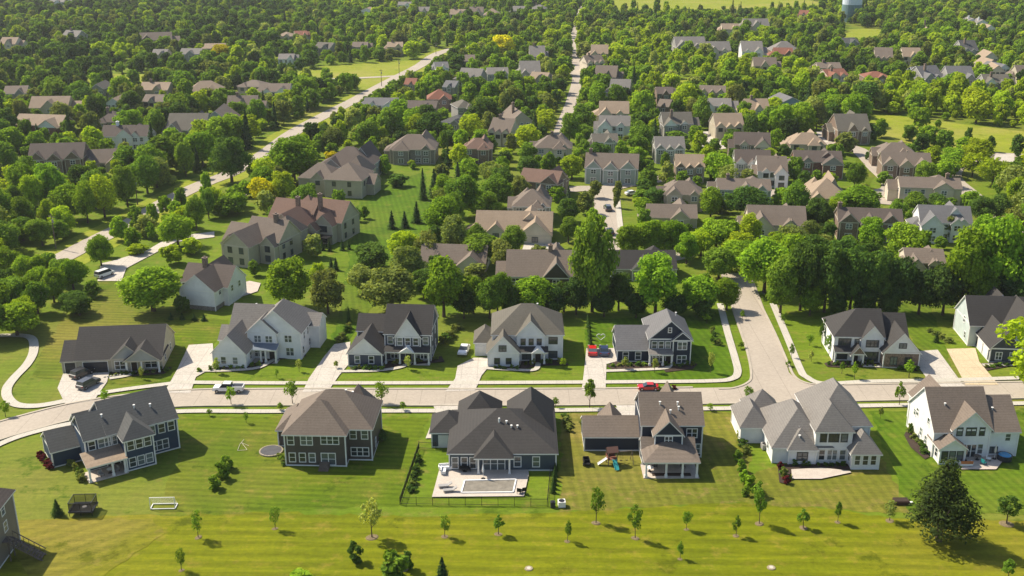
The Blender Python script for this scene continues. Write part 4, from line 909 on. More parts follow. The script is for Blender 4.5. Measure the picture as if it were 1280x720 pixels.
def crown(seed, nl, nleaf, size, zlo=1.6, zhi=10, rad=4.0, shape='round', core=.62):
    rs = np.random.RandomState(seed); L = []
    for i in range(nl):
        t = (i + .5) / nl; z = zlo + (zhi - zlo) * (.16 + .70 * t)
        w = {'round': math.sin(math.pi * (.18 + .72 * t)) ** .7, 'spread': 1.05 - .75 * abs(t - .45), 'oval': math.sin(math.pi * (.2 + .68 * t)) ** 1.0, 'cone': 1.08 - .95 * t}[shape]
        an = i * 2.399 + rs.uniform(-.5, .5); rr = rad * w * rs.uniform(.35, .68)
        lr = rad * rs.uniform(.22, .40) * ((.3 + .75 * w) if shape == 'cone' else (.65 + .5 * w))
        L.append((rr * math.cos(an), rr * math.sin(an), z, lr))
    L = np.array(L)
    if nl > 11: L[:, :2] *= rs.uniform(.8, 1.22, (nl, 1)); L = L[rs.random(nl) > .12]; nl = len(L)
    k = rs.choice(nl, nleaf, p=L[:, 3] ** 2 / (L[:, 3] ** 2).sum())
    d = rs.normal(size=(nleaf, 3)); d[:, 2] += .25; d /= np.linalg.norm(d, axis=1, keepdims=True)
    rad_ = L[k, 3:4] * (.70 + .62 * rs.random((nleaf, 1)) ** 1.25) * np.array([[1, 1, .9]])
    c = L[k, :3] + d * rad_
    keep = np.ones(nleaf, bool)
    for l in L: keep &= ~((np.linalg.norm(c - l[:3], axis=1) < l[3] * .66))
    c, d = c[keep], d[keep]
    n = d + rs.normal(size=d.shape) * .55 + np.array([0, 0, .25])
    ev, ef, o = [], [], 0
    for l in L:
        a_, b_ = ico(l[:3], l[3] * core); ev.append(a_); ef.append(b_ + o); o += 12  # solid inner blobs added to block light through the crown
    return c, n, size * rs.uniform(.5, 1.3, len(c)), (np.concatenate(ev), np.concatenate(ef)), rs
def crown_mesh(name, *a, mat=None, **k):
    c, n, s, ex, rs = crown(*a, **k); me = quads_mesh(name, c, n, s, ex, rs=rs); me.materials.append(mat or LEAF); return me
def conifer_mesh(name, seed, layers, per, size, mat=None, droop=.35, wide=2.6, full=1.0):
    rs = np.random.RandomState(seed); C, Nn, S = [], [], []
    for i in range(layers):
        t = i / (layers - 1); z = .7 + 9.2 * t; r = wide * (1 - t) ** (.85) * rs.uniform(.82, 1.12) + .12
        m = max(5, int(per * (1 - t * .8)))
        for j in range(m):
            an = rs.uniform(0, 6.283); rb = r * rs.uniform(.75, 1.1)
            for q in np.linspace(.3, 1, 4):
                C.append((rb * q * math.cos(an), rb * q * math.sin(an), z - droop * q * rb * .45 + rs.uniform(-.12, .12))); S.append(size * (1.15 - .45 * q))
                Nn.append((math.cos(an) * .55 + rs.normal() * .3, math.sin(an) * .55 + rs.normal() * .3, .8))
    ev, ef = ico(np.array([0, 0, 0.]), 1.0); ev = ev * np.array([wide * .45, wide * .45, 3.2]) + np.array([0, 0, 3.9])
    me = quads_mesh(name, np.array(C), np.array(Nn), np.array(S), (ev, ef), rs=rs); me.materials.append(mat or LEAF); return me
def trunk_mesh(h=3.2, r=.28, limbs=5, top=6.0, spread=2.2, seed=0):
    rs = random.Random(seed); b = MB(); b.tube((0, 0, -.1), (0, 0, h), r * 1.25, r * .75, 7); b.tube((0, 0, h), (rs.uniform(-.3, .3), rs.uniform(-.3, .3), top), r * .75, r * .25, 6)
    for i in range(limbs):
        an = i * 2.4 + rs.random(); z = h * rs.uniform(.75, 1.15); b.tube((0, 0, z), (spread * math.cos(an), spread * math.sin(an), z + spread * rs.uniform(.7, 1.2)), r * .42, r * .12, 5)
    me = bpy.data.meshes.new('trunk'); me.from_pydata(b.v, [], b.f); me.materials.append(BARK); return me
TREE = {}
SH = ['round', 'spread', 'oval', 'round', 'oval', 'spread', 'round', 'oval']
TREE['broad'] = [(crown_mesh('crown', 100 + i, 28 + i % 6, 8200, .19, shape=SH[i], rad=4.0), trunk_mesh(2.4, .27, 5, 7, 2.0, i)) for i in range(8)]
TREE['mid'] = [(crown_mesh('crown', 140 + i, 22 + i % 6, 4200, .26, shape=SH[i], rad=4.0, zlo=.9), trunk_mesh(2.2, .27, 3, 6, 1.8, i)) for i in range(8)]
TREE['open'] = [(crown_mesh('crown', 200 + i, 13, 1500, .24, shape='oval', rad=4.0, core=.25), trunk_mesh(2.6, .2, 8, 8.5, 2.4, i)) for i in range(3)]
TREE['conifer'] = [(conifer_mesh('crown', 300 + i, 22, 24, .30), trunk_mesh(1.2, .2, 0, 8.5, 1, i)) for i in range(4)]
TREE['young'] = [(crown_mesh('crown', 400 + i, 9 + i, 460 + 60 * i, .28, shape=('oval', 'round', 'cone')[i % 3], zlo=1.8 + .3 * i, rad=3.2, core=.22), trunk_mesh(3.0, .16, 4, 7.5, 1.6, i)) for i in range(6)]
TREE['shrub'] = [(crown_mesh('crown', 500 + i, 7, 520, .55, shape='spread', zlo=-1.5, rad=4.0, core=.7), None) for i in range(4)]
c_, n_, s_, e_, r_ = crown(77, 60, 11000, .15, zlo=.4, zhi=10, rad=4.0, shape='cone', core=.35); sp = quads_mesh('crown', c_, n_ * np.array([.6, .6, 1.0]), s_, e_, asp=.55, rs=r_); sp.materials.append(LEAF)
TREE['spruce'] = [(sp, trunk_mesh(2, .3, 9, 9.0, 2.6, 3))]
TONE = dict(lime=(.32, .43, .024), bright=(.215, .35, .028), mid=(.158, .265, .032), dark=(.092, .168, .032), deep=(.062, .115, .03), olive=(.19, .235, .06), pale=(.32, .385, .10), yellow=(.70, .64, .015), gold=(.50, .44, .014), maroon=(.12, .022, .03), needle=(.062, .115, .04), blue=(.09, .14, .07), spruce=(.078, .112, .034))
TNAME = dict(lime='lime green', bright='bright green', mid='mid green', dark='dark green', deep='very dark', olive='olive green', pale='pale green', yellow='yellow', gold='golden yellow', maroon='maroon', needle='dark', blue='bluish green', spruce='dark olive')
TL = []      # (kind, x, y, height m, width m, tone, extra label)
def T(kind, px, py, wp, hp, tone, label=None):
    s = spx(py); x, y = P(px, py); al = math.atan((py - 360) / FPX) + TH
    TL.append([kind, x, y, max(.3, (hp - wp * .35 * math.sin(al)) / s / math.cos(al)), wp / s, tone, label])
def many(kind, tone, rows):
    for r in rows: T(kind, *r[:4], r[4] if len(r) > 4 else tone)
# -- left middle ground
many('broad', 'bright', [(22, 420, 62, 50), (-4, 398, 40, 50), (48, 392, 34, 46, 'mid'), (95, 392, 42, 32, 'dark'), (192, 389, 76, 64), (223, 308, 42, 44), (127, 333, 30, 42), (150, 301, 22, 34), (171, 291, 22, 36, 'mid'), (166, 311, 22, 30),
  (189, 300, 13, 24), (192, 280, 16, 28), (226, 266, 18, 34, 'mid'), (246, 288, 24, 44, 'mid'), (260, 256, 16, 44), (290, 228, 46, 60, 'dark'), (92, 362, 36, 42), (47, 352, 26, 36), (68, 378, 34, 46), (100, 394, 40, 32, 'dark'), (30, 372, 30, 30), (246, 265, 12, 24), (212, 300, 10, 18), (10, 345, 40, 40), (134, 322, 18, 24), (16, 386, 44, 44, 'mid'), (62, 344, 24, 32, 'mid'), (34, 352, 30, 36), (8, 372, 36, 40, 'dark'), (52, 366, 30, 36), (84, 348, 22, 28), (116, 372, 22, 24, 'mid'), (-10, 425, 50, 56, 'mid'), (30, 408, 40, 40, 'lime'), (206, 268, 18, 26), (172, 318, 26, 16, 'lime'), (240, 318, 26, 24, 'lime'), (216, 330, 30, 28, 'lime'), (228, 392, 22, 26, 'dark'), (318, 345, 16, 22, 'mid'), (352, 318, 14, 18, 'dark'), (340, 322, 14, 16, 'mid'), (385, 312, 12, 14, 'dark')])
# -- around the left-centre houses
many('broad', 'bright', [(361, 387, 60, 70), (410, 392, 48, 60, 'olive'), (490, 387, 72, 62, 'olive'), (454, 367, 38, 40, 'pale'), (423, 293, 32, 42, 'dark'), (446, 277, 14, 20, 'mid'), (456, 274, 12, 18, 'mid'), (497, 233, 28, 18, 'dark'), (480, 217, 20, 26),
  (556, 298, 54, 58), (578, 272, 44, 58, 'mid'), (622, 262, 44, 46, 'mid'), (568, 322, 38, 56, 'olive'), (503, 327, 38, 42, 'lime'), (465, 337, 52, 38, 'dark'), (555, 396, 60, 78), (592, 392, 28, 50), (622, 396, 36, 60, 'mid'), (600, 332, 48, 44, 'mid'),
  (327, 256, 32, 38, 'yellow'), (415, 207, 22, 20, 'gold'), (368, 228, 64, 62), (545, 345, 26, 30, 'dark'), (530, 372, 36, 40, 'dark'), (640, 318, 34, 38, 'mid')])
T('open', 535, 330, 34, 48, 'olive', 'thin half-bare olive tree between pines and tan-roofed house')
many('conifer', 'needle', [(490, 286, 14, 24), (506, 285, 14, 22), (521, 279, 15, 28), (529, 250, 14, 40), (543, 246, 18, 36), (556, 238, 16, 30), (412, 314, 8, 16), (403, 313, 8, 14), (428, 313, 8, 14), (436, 312, 8, 12), (414, 336, 9, 14), (420, 338, 10, 17), (560, 210, 12, 30), (214, 400, 9, 10), (228, 400, 9, 10), (243, 401, 9, 10), (255, 401, 9, 9)])
# -- the belt behind the second row of houses
many('broad', 'bright', [(740, 390, 56, 124, 'mid'), (819, 391, 62, 80), (874, 391, 58, 54), (773, 388, 36, 52, 'dark'), (668, 394, 58, 56), (612, 398, 38, 54, 'mid'), (720, 393, 36, 50, 'deep'), (908, 388, 34, 44), (955, 366, 62, 74), (914, 340, 46, 42), (936, 334, 40, 36), (898, 350, 44, 46, 'mid'), (926, 322, 40, 36, 'lime'), (876, 320, 36, 36, 'lime'), (895, 313, 52, 44), (784, 322, 36, 46), (812, 320, 40, 50), (842, 322, 34, 50), (858, 330, 28, 42), (888, 272, 34, 42), (932, 272, 48, 44, 'dark'),
  (896, 228, 42, 42), (808, 226, 26, 30, 'mid'), (780, 222, 20, 24), (806, 247, 26, 26, 'dark'), (818, 262, 30, 30, 'dark'), (846, 262, 30, 26, 'mid'), (743, 248, 18, 24, 'olive'), (731, 268, 24, 32, 'olive'), (772, 248, 12, 24, 'olive'), (710, 278, 26, 32, 'mid'), (696, 252, 22, 22), (770, 260, 10, 26, 'olive'),
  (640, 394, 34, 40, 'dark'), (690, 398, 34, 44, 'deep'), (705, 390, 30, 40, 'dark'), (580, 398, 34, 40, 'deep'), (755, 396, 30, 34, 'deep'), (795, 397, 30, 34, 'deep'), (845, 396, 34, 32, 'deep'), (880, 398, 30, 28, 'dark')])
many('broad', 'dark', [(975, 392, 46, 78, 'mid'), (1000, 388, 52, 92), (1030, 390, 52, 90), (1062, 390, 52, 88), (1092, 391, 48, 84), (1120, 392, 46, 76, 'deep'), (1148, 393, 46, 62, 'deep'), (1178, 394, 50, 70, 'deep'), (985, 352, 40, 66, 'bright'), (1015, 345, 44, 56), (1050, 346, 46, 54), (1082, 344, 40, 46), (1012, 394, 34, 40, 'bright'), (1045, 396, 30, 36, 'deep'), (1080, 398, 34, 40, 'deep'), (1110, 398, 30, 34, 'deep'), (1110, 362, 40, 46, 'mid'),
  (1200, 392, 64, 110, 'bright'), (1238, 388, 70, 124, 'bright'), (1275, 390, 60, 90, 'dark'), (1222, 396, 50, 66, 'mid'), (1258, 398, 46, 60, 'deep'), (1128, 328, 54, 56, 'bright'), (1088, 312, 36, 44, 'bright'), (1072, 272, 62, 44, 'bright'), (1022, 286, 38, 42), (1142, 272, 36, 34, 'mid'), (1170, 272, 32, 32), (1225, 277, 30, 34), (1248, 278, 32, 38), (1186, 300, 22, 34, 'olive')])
many('open', 'pale', [(1240, 232, 40, 40, 'lime'), (1262, 250, 44, 48), (1282, 280, 40, 60), (1215, 222, 34, 36, 'lime'), (1265, 300, 36, 44, 'olive'), (985, 318, 40, 44, 'olive'), (1030, 318, 36, 30, 'olive')])
many('broad', 'bright', [(1190, 216, 34, 34), (1205, 196, 26, 28), (1222, 206, 40, 36, 'lime'), (1160, 184, 28, 30), (1180, 188, 24, 28, 'mid'), (1150, 190, 22, 26, 'dark'), (1100, 172, 20, 26), (1136, 176, 20, 22, 'mid'), (1090, 178, 18, 24, 'dark'), (1210, 178, 10, 20, 'dark'), (1237, 190, 12, 22, 'dark'), (1270, 196, 18, 30, 'dark'), (1148, 161, 26, 30), (1172, 160, 8, 12), (1185, 222, 30, 26), (1085, 200, 10, 12, 'dark'), (1104, 232, 18, 20, 'mid')])
# -- planted young trees: the common, then the street and the gardens
for q in [(248, 672, 17, 40, 'mid'), (344, 661, 14, 32, 'mid'), (227, 713, 14, 30, 'mid'), (465, 672, 28, 52, 'pale'), (556, 671, 17, 32, 'mid'), (623, 668, 18, 32, 'mid'), (709, 677, 14, 32, 'mid'), (745, 654, 20, 50, 'mid'), (794, 673, 18, 46, 'mid'), (858, 662, 12, 26, 'mid'), (850, 699, 12, 26, 'mid'), (920, 670, 15, 32, 'mid'), (949, 655, 20, 50, 'mid'), (1004, 660, 20, 30, 'mid'), (1047, 653, 14, 30, 'mid'), (1112, 651, 20, 30, 'olive'), (1258, 655, 32, 42, 'dark'), (1260, 726, 24, 32, 'mid')]: T('young', *q)
for q in [(289, 506, 16, 28, 'bright'), (366, 505, 20, 32, 'mid'), (477, 505, 20, 32, 'mid'), (504, 514, 10, 14, 'bright'), (350, 514, 12, 14, 'bright'), (737, 510, 22, 42, 'mid'), (308, 529, 8, 16, 'mid'), (607, 508, 10, 18, 'mid'), (935, 506, 12, 26, 'mid'), (888, 514, 10, 12, 'bright'), (1124, 507, 16, 36, 'mid'), (1145, 500, 9, 14, 'mid'), (694, 510, 10, 16, 'mid'), (132, 505, 14, 22, 'bright'), (7, 521, 14, 22, 'bright'), (1068, 474, 13, 26, 'bright'), (1136, 472, 20, 28, 'bright'), (888, 466, 9, 28, 'pale'), (818, 466, 9, 20, 'pale'), (782, 462, 14, 20, 'pale'), (883, 404, 14, 14, 'bright'), (374, 465, 9, 18, 'pale'), (346, 473, 6, 14, 'mid'), (270, 467, 12, 22, 'pale'), (177, 474, 8, 18, 'pale'), (1012, 432, 9, 16, 'mid'), (1027, 432, 12, 40, 'dark'), (1036, 444, 12, 30, 'mid'), (1014, 452, 10, 18, 'pale'), (1052, 467, 10, 18, 'mid'), (704, 460, 10, 14, 'lime'), (510, 462, 12, 20, 'pale'), (420, 461, 9, 12, 'pale'), (926, 436, 10, 10, 'mid'), (989, 448, 8, 20, 'mid'), (979, 405, 8, 14, 'mid'), (890, 430, 8, 12, 'dark'), (985, 458, 10, 10, 'mid'), (1100, 524, 9, 18, 'olive'), (928, 400, 10, 14, 'mid'), (262, 520, 8, 10, 'mid'), (1136, 548, 9, 22, 'dark')]: T('young', *q)
T('spruce', 1173, 676, 92, 122, 'olive', 'huge dark shaggy spruce standing alone below the steep brown-roofed white house')
TL[-1][5] = 'spruce'
T('open', 1290, 494, 92, 116, 'lime', 'large airy light green tree cut by the right edge over the street')
for q in [(553, 730, 22, 36, 'needle'), (72, 644, 16, 22, 'deep'), (1170, 428, 9, 14, 'deep'), (436, 404, 9, 22, 'needle')]: T('conifer', *q)
for q in [(444, 703, 22, 30, 'dark'), (492, 730, 48, 50, 'mid'), (508, 712, 20, 28, 'dark'), (285, 586, 19, 22, 'mid'), (277, 599, 22, 26, 'mid'), (268, 612, 20, 22, 'mid'), (378, 724, 36, 16, 'bright'), (922, 575, 14, 16, 'mid'), (926, 590, 15, 20, 'mid'), (930, 604, 15, 20, 'bright'), (938, 612, 18, 24, 'bright'), (946, 620, 18, 22, 'mid'), (931, 620, 12, 14, 'mid')]: T('shrub', *q)
rs_ = random.Random(21)
def bedrow(x0, y0, x1, y1, n, tone='mid', w=(.9, 1.7), h=(.6, 1.3)):
    for i in range(n):
        t = (i + rs_.uniform(.2, .8)) / n; px_, py_ = x0 + (x1 - x0) * t, y0 + (y1 - y0) * t + rs_.uniform(-.6, .6); s_ = spx(py_); xx, yy = P(px_, py_)
        TL.append(['shrub', xx, yy, rs_.uniform(*h), rs_.uniform(*w), rs_.choice((tone, tone, 'dark', 'olive')), None])
bedrow(246, 465, 330, 457, 9); bedrow(338, 448, 380, 443, 5, 'dark'); bedrow(440, 462, 480, 462, 6); bedrow(488, 456, 552, 449, 9, 'olive'); bedrow(614, 461.5, 650, 461, 5, 'dark'); bedrow(655, 456, 710, 453, 7, 'dark')
bedrow(762, 459, 810, 456.5, 6); bedrow(830, 458, 870, 457, 6, 'dark'); bedrow(1033, 457, 1094, 455, 10, 'dark', (.7, 1.2)); bedrow(1055, 458.5, 1120, 458.5, 12, 'deep', (.5, .8), (.4, .7)); bedrow(1124, 461, 1148, 463, 4); bedrow(140, 470, 212, 464, 9, 'dark'); bedrow(1228, 460, 1268, 456, 6)
bedrow(975, 586, 984, 606, 4, 'maroon', (1.3, 2.0), (1.2, 2.0)); bedrow(990, 582, 1060, 583, 8, 'dark', (.8, 1.3)); bedrow(1137, 536, 1158, 570, 7, 'dark', (1.2, 2.2), (.8, 1.6)); bedrow(50, 571, 64, 587, 6, 'maroon', (1.3, 1.8), (1.0, 1.5)); bedrow(86, 577, 104, 602, 6, 'olive', (1.0, 2.0), (.8, 1.6)); bedrow(350, 570, 356, 584, 4, 'mid', (1, 1.5)); bedrow(476, 552, 480, 545, 2, 'dark', (1.6, 2.4), (1.2, 1.8))
bedrow(525, 573, 513, 617, 8, 'deep', (1.2, 1.9), (.9, 1.5)); bedrow(706, 520, 712, 540, 4, 'dark', (1.4, 2.2)); bedrow(728, 528, 736, 548, 4, 'olive', (1.4, 2.2)); bedrow(925, 545, 934, 570, 5, 'olive', (1.4, 2.2), (1, 2)); bedrow(552, 432, 572, 410, 6, 'olive', (1.6, 3.0), (1.2, 2.6)); bedrow(423, 430, 436, 410, 5, 'olive', (1.4, 2.4), (1, 1.8)); bedrow(1162, 415, 1190, 430, 6, 'olive', (1.4, 2.4), (.8, 1.4)); bedrow(888, 412, 900, 436, 4, 'dark', (1.2, 2.0), (1, 1.8)); bedrow(822, 489, 845, 487, 5, 'maroon', (1.0, 1.6), (.8, 1.2))
for i in range(7): T('conifer', 694.5 - i * .55, 585 + i * 5.2, 8, 13, 'deep')
for i in range(6): T('conifer', 735 + i * .6, 404 + i * 5.2, 7, 13, 'deep')
# ---------------------------------------------------------------- the scattered woods
def pip(x, y, poly):
    c = False; j = len(poly) - 1
    for i in range(len(poly)):
        xi, yi = poly[i]; xj, yj = poly[j]
        if (yi > y) != (yj > y) and x < (xj - xi) * (y - yi) / (yj - yi) + xi: c = not c
        j = i
    return c
BG = set(); CELL = 3.0
for poly in BLOCK + FOOT:
    xs = [p[0] for p in poly]; ys = [p[1] for p in poly]; m = 2.0
    for i in range(int((min(xs) - m) // CELL), int((max(xs) + m) // CELL) + 1):
        for j in range(int((min(ys) - m) // CELL), int((max(ys) + m) // CELL) + 1):
            cx, cy = (i + .5) * CELL, (j + .5) * CELL
            if pip(cx, cy, poly) or any(pip(cx + dx, cy + dy, poly) for dx in (-1.6, 1.6) for dy in (-1.6, 1.6)): BG.add((i, j))
OPEN = [[P(*p) for p in q] for q in ([(-60, 730), (-60, 400), (128, 395), (128, 345), (300, 345), (430, 400), (890, 396), (1300, 396), (1400, 730)], [(128, 395), (120, 352), (200, 300), (330, 255), (345, 310), (440, 420)], [(395, 400), (412, 300), (440, 245), (470, 205), (560, 203), (540, 240), (560, 290), (520, 330), (470, 400)], [(1060, 180), (1110, 180), (1110, 235), (1060, 235)], [(395, 400), (400, 330), (340, 310), (330, 400)],
  [(925, 400), (905, 372), (940, 372), (965, 400)])]
GUARD = []    # ground points the photograph shows: far roads and meadows
for pts, st in ((AV[:6], 3), (AV[6:17], 4), ([(723, 84), (722, 100), (716, 122), (709, 142), (702, 160)], 3), ([(757, 245), (760, 270), (766, 300)], 2), ([(768, 96), (380, 92), (450, 85), (500, 84), (470, 108), (420, 104)], 1), ([(1100, 152), (1130, 160), (1160, 168), (1200, 172), (1240, 178), (1270, 180)], 2), ([(1075, 42), (1060, 46), (1095, 45), (1020, 8), (960, 9), (900, 12), (840, 12), (760, 12)], 6), ([(1100, 150), (1160, 158), (1220, 164), (1280, 172)], 3), ([(1110, 172), (1150, 180), (1200, 187), (1270, 193)], 3), ([(110, 98), (150, 97), (190, 98)], 1), ([(1105, 240), (1118, 250), (1200, 235), (1255, 198), (1030, 172), (980, 240)], 1)):
    for i in range(len(pts) - 1):
        for k in range(st): t = k / st; GUARD.append((pts[i][0] + (pts[i + 1][0] - pts[i][0]) * t, pts[i][1] + (pts[i + 1][1] - pts[i][1]) * t))
rt = random.Random(5); GRID = {}
def near_tree(x, y, d):
    gi, gj = int(x // 12), int(y // 12)
    for i in (-1, 0, 1):
        for j in (-1, 0, 1):
            for (a, b_, e) in GRID.get((gi + i, gj + j), ()):
                if (a - x) ** 2 + (b_ - y) ** 2 < (max(d, e) * .5 + min(d, e) * .5) ** 2: return True
    return False
for t in TL: GRID.setdefault((int(t[1] // 12), int(t[2] // 12)), []).append((t[1], t[2], min(8, t[4] * .8)))
LIME = [[P(*p) for p in q] for q in ([(800, 130), (830, 55), (900, 70), (1000, 90), (1120, 108), (1300, 120), (1300, 165), (1200, 152), (1090, 140), (1040, 120), (960, 112), (900, 100)], [(640, 50), (735, 42), (830, 45), (900, 100), (860, 125), (800, 100), (700, 62)], [(960, 30), (1060, 20), (1040, 36), (980, 46)])]
LAWNY = [P(*p) for p in [(330, 400), (330, 200), (600, 180), (1300, 190), (1300, 400)]]
for px_, py_, wp_, hp_ in AUTO:
    t_ = rt.random(); wx, wy = P(px_, py_)
    if (int(wx // CELL), int(wy // CELL)) in BG or wy < 262: continue
    T('conifer' if t_ < .04 else 'mid', px_, py_, wp_ * (.5 if t_ < .04 else 1), hp_ * (1.1 if t_ < .04 else 1), rt.choice(('needle', 'deep')) if t_ < .04 else rt.choice(('bright', 'mid', 'mid', 'dark', 'olive', 'mid', 'lime'))); GRID.setdefault((int(wx // 12), int(wy // 12)), []).append((wx, wy, 6))
for _ in range(90000):
    y = 240 + (1330 - 240) * rt.random() ** .75; hw = (.5 * y + 40); x = rt.uniform(-hw, hw)
    if (int(x // CELL), int(y // CELL)) in BG: continue
    mid = pip(x, y, LAWNY); d = rt.uniform(6.0, 8.5) if mid else rt.uniform(5.0, 7.6) + (y > 550) * 1.2
    if near_tree(x, y, d * .62): continue
    if any(pip(x, y, q) for q in OPEN): continue
    px, py = proj(x, y)
    if mid and rt.random() < .12: continue
    lime = any(pip(x, y, q) for q in LIME)
    con = rt.random() < (.01 if lime else .055)
    sm = rt.random() < .3; hgt = (rt.uniform(2.5, 5.5) if sm else rt.uniform(6, 11.5)) if mid else (rt.uniform(3, 7) if sm else rt.uniform(7, 14) * (.88 if y > 520 else 1)); wid = hgt * rt.uniform(.55, 1.0) * (1.25 if sm else 1)
    if sm: d *= .66
    if con: wid = hgt * rt.uniform(.38, .5); hgt *= 1.05
    s = spx(py); bx = (px - wid * s * .45, py - hgt * s * .92, px + wid * s * .45, py)
    ok = True
    for h in HBOX:
        if h[0] < bx[2] and h[2] > bx[0] and h[1] < bx[3] and h[3] > bx[1] and py > h[1] + (h[3] - h[1]) * .55:
            ox = min(h[2], bx[2]) - max(h[0], bx[0]); oy = min(h[3], bx[3]) - max(h[1], bx[1]); hw_ = h[2] - h[0]
            vis = .45 if h[3] > 190 else .72
            if oy > (h[3] - h[1]) * vis and ox > min(hw_ * .3, 18) : ok = False; break
    if not ok: continue
    if near_tree(x, y, d): continue
    for g in GUARD:
        if bx[0] - 1 < g[0] < bx[2] + 1 and bx[1] + 1 < g[1] < bx[3] + 1 and rt.random() < (1 if g[1] < 15 or g[0] > 1050 else .93 if g[0] > 380 or g[1] < 150 else .75): ok = False; break
    if not ok: continue
    if con: tone = rt.choice(('needle', 'needle', 'deep', 'blue'))
    elif lime: tone = rt.choice(('lime', 'lime', 'bright', 'lime', 'pale'))
    elif px < 360 and py < 130 and rt.random() < .5: tone = rt.choice(('dark', 'deep', 'mid'))
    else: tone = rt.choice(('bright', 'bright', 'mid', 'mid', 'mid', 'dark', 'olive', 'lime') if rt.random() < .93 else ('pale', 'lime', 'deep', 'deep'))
    opn = not con and rt.random() < .08
    if opn: tone = rt.choice(('pale', 'olive', 'lime'))
    TL.append(['conifer' if con else 'open' if opn and y < 420 else 'mid', x, y, hgt, wid, tone, None])
    GRID.setdefault((int(x // 12), int(y // 12)), []).append((x, y, d))
x, y = P(277, 66 + 12); TL.append(['mid', x, y, 11, 15, 'gold', 'golden yellow tree glowing among dark woods at upper left'])
x, y = P(628, 72); TL.append(['mid', x, y, 14, 15, 'yellow', 'tall yellow-green tree in the upper centre woods'])
x, y = P(270, 122); TL.append(['mid', x, y, 6, 9, 'maroon', 'maroon tree beside tan hip roof at far left'])
# ---------------------------------------------------------------- individuals and the far mass
KIND = dict(broad='broadleaf_tree', mid='broadleaf_tree', open='broadleaf_tree', conifer='conifer_tree', young='young_tree', spruce='spruce_tree', shrub='shrub')
CAT = dict(broadleaf_tree='tree', conifer_tree='conifer', young_tree='young tree', spruce_tree='spruce', shrub='shrub')
GRP = dict(broadleaf_tree='leafy trees between the houses', conifer_tree='conifers in the gardens and woods', young_tree='newly planted young trees', spruce_tree='shaggy spruces', shrub='garden shrubs')
SHORTS = [l for l in LAND if len(l[0].split()) <= 6] + [('the left avenue', 165, 278, 14), ('the left avenue bend', 60, 335, 14), ('the upper avenue', 420, 135, 14), ('the playing field', 450, 86, 70), ('the straight street', 712, 120, 12), ('the side road', 935, 380, 20), ('the big right meadow', 1190, 170, 80), ('the cul-de-sac', 760, 265, 14), ('the mown common', 640, 690, 60), ('the curved footpath', 30, 455, 24), ('the pool fence', 590, 630, 60), ('the lime tree band', 1100, 125, 100)]
NUM = ['zero', 'one', 'two', 'three', 'four', 'five', 'six', 'seven', 'eight', 'nine', 'ten', 'eleven', 'twelve', 'thirteen', 'fourteen', 'fifteen', 'sixteen', 'seventeen', 'eighteen', 'nineteen', 'twenty']
ORD = ['first', 'second', 'third', 'fourth', 'fifth', 'sixth', 'seventh', 'eighth', 'ninth', 'tenth', 'eleventh', 'twelfth', 'thirteenth', 'fourteenth', 'fifteenth', 'sixteenth', 'seventeenth', 'eighteenth', 'nineteenth', 'twentieth']
def where(px, py):
    best = min(SHORTS, key=lambda l: math.hypot(max(0, abs(px - l[1]) - l[3] * .8), (py - l[2]) * 1.3))
    dx = px - best[1]
    if abs(dx) > best[3] * .9: return ('left of ' if dx < 0 else 'right of ') + best[0]
    return ('behind ' if py < best[2] + 4 else 'in front of ') + best[0]
def base_label(t):
    k, x, y, hgt, wid, tone, lab = t; px, py = proj(x, y)
    sz = ('small', 'medium sized', 'tall', 'very tall')[(hgt > 6) + (hgt > 9.5) + (hgt > 13)] if k in ('broad', 'mid', 'open') else ('small', 'middling', 'large')[(hgt > 4.5) + (hgt > 8)]
    nm = dict(broad='tree', mid='tree', open='loose tree', conifer='conifer', young='young tree', spruce='spruce', shrub='shrub')[k]
    fm = '' if k not in ('broad', 'mid') else ('broad ' if wid > hgt * .85 else ('narrow ' if wid < hgt * .62 else ''))
    return f"{sz} {TNAME[tone]} {fm}{nm} {where(px, py)}"
def apparent(t): px, py = proj(t[1], t[2]); s = spx(py); return s * s * t[3] * t[4] * (1 if -30 < px < 1310 and py - t[3] * s * .9 < 720 else .0)
ind, far = [], []
for k in ('broadleaf_tree', 'conifer_tree', 'young_tree', 'spruce_tree', 'shrub'):
    l = sorted([t for t in TL if KIND[t[0]] == k], key=lambda t: -(apparent(t) + (1e6 if t[6] else 0)))
    cap = 300 if k == 'broadleaf_tree' else (150 if k == 'conifer_tree' else 999)
    ind += l[:cap]; far += l[cap:]
groups = {}
for t in ind: groups.setdefault(t[6] or base_label(t), []).append(t)
LBL = {}
def cutl(s_, n_):
    return s_ if len(s_.split()) <= n_ else s_.replace('medium sized ', '').replace(' broad tree', ' tree').replace(' narrow tree', ' tree').replace('middling ', '').replace('small ', '')
for base, ts in groups.items():
    ts.sort(key=lambda t: proj(t[1], t[2])[0]); n = len(ts)
    for i, t in enumerate(ts):
        if n == 1: LBL[id(t)] = base
        else: LBL[id(t)] = cutl(base, 13) + (f", {('left', 'right')[i]} of two" if n == 2 else f", {ORD[i]} from left")
ri = random.Random(9)
b = MB(); b.tube((0, 0, 0), (0, 0, .16), 1.8, 1.5, 11); RINGM = bpy.data.meshes.new('mulch_ring'); RINGM.from_pydata(b.v, [], b.f); RINGM.materials.append(plain('ring_mulch', (.17, .13, .07), .95, .3, 2.))
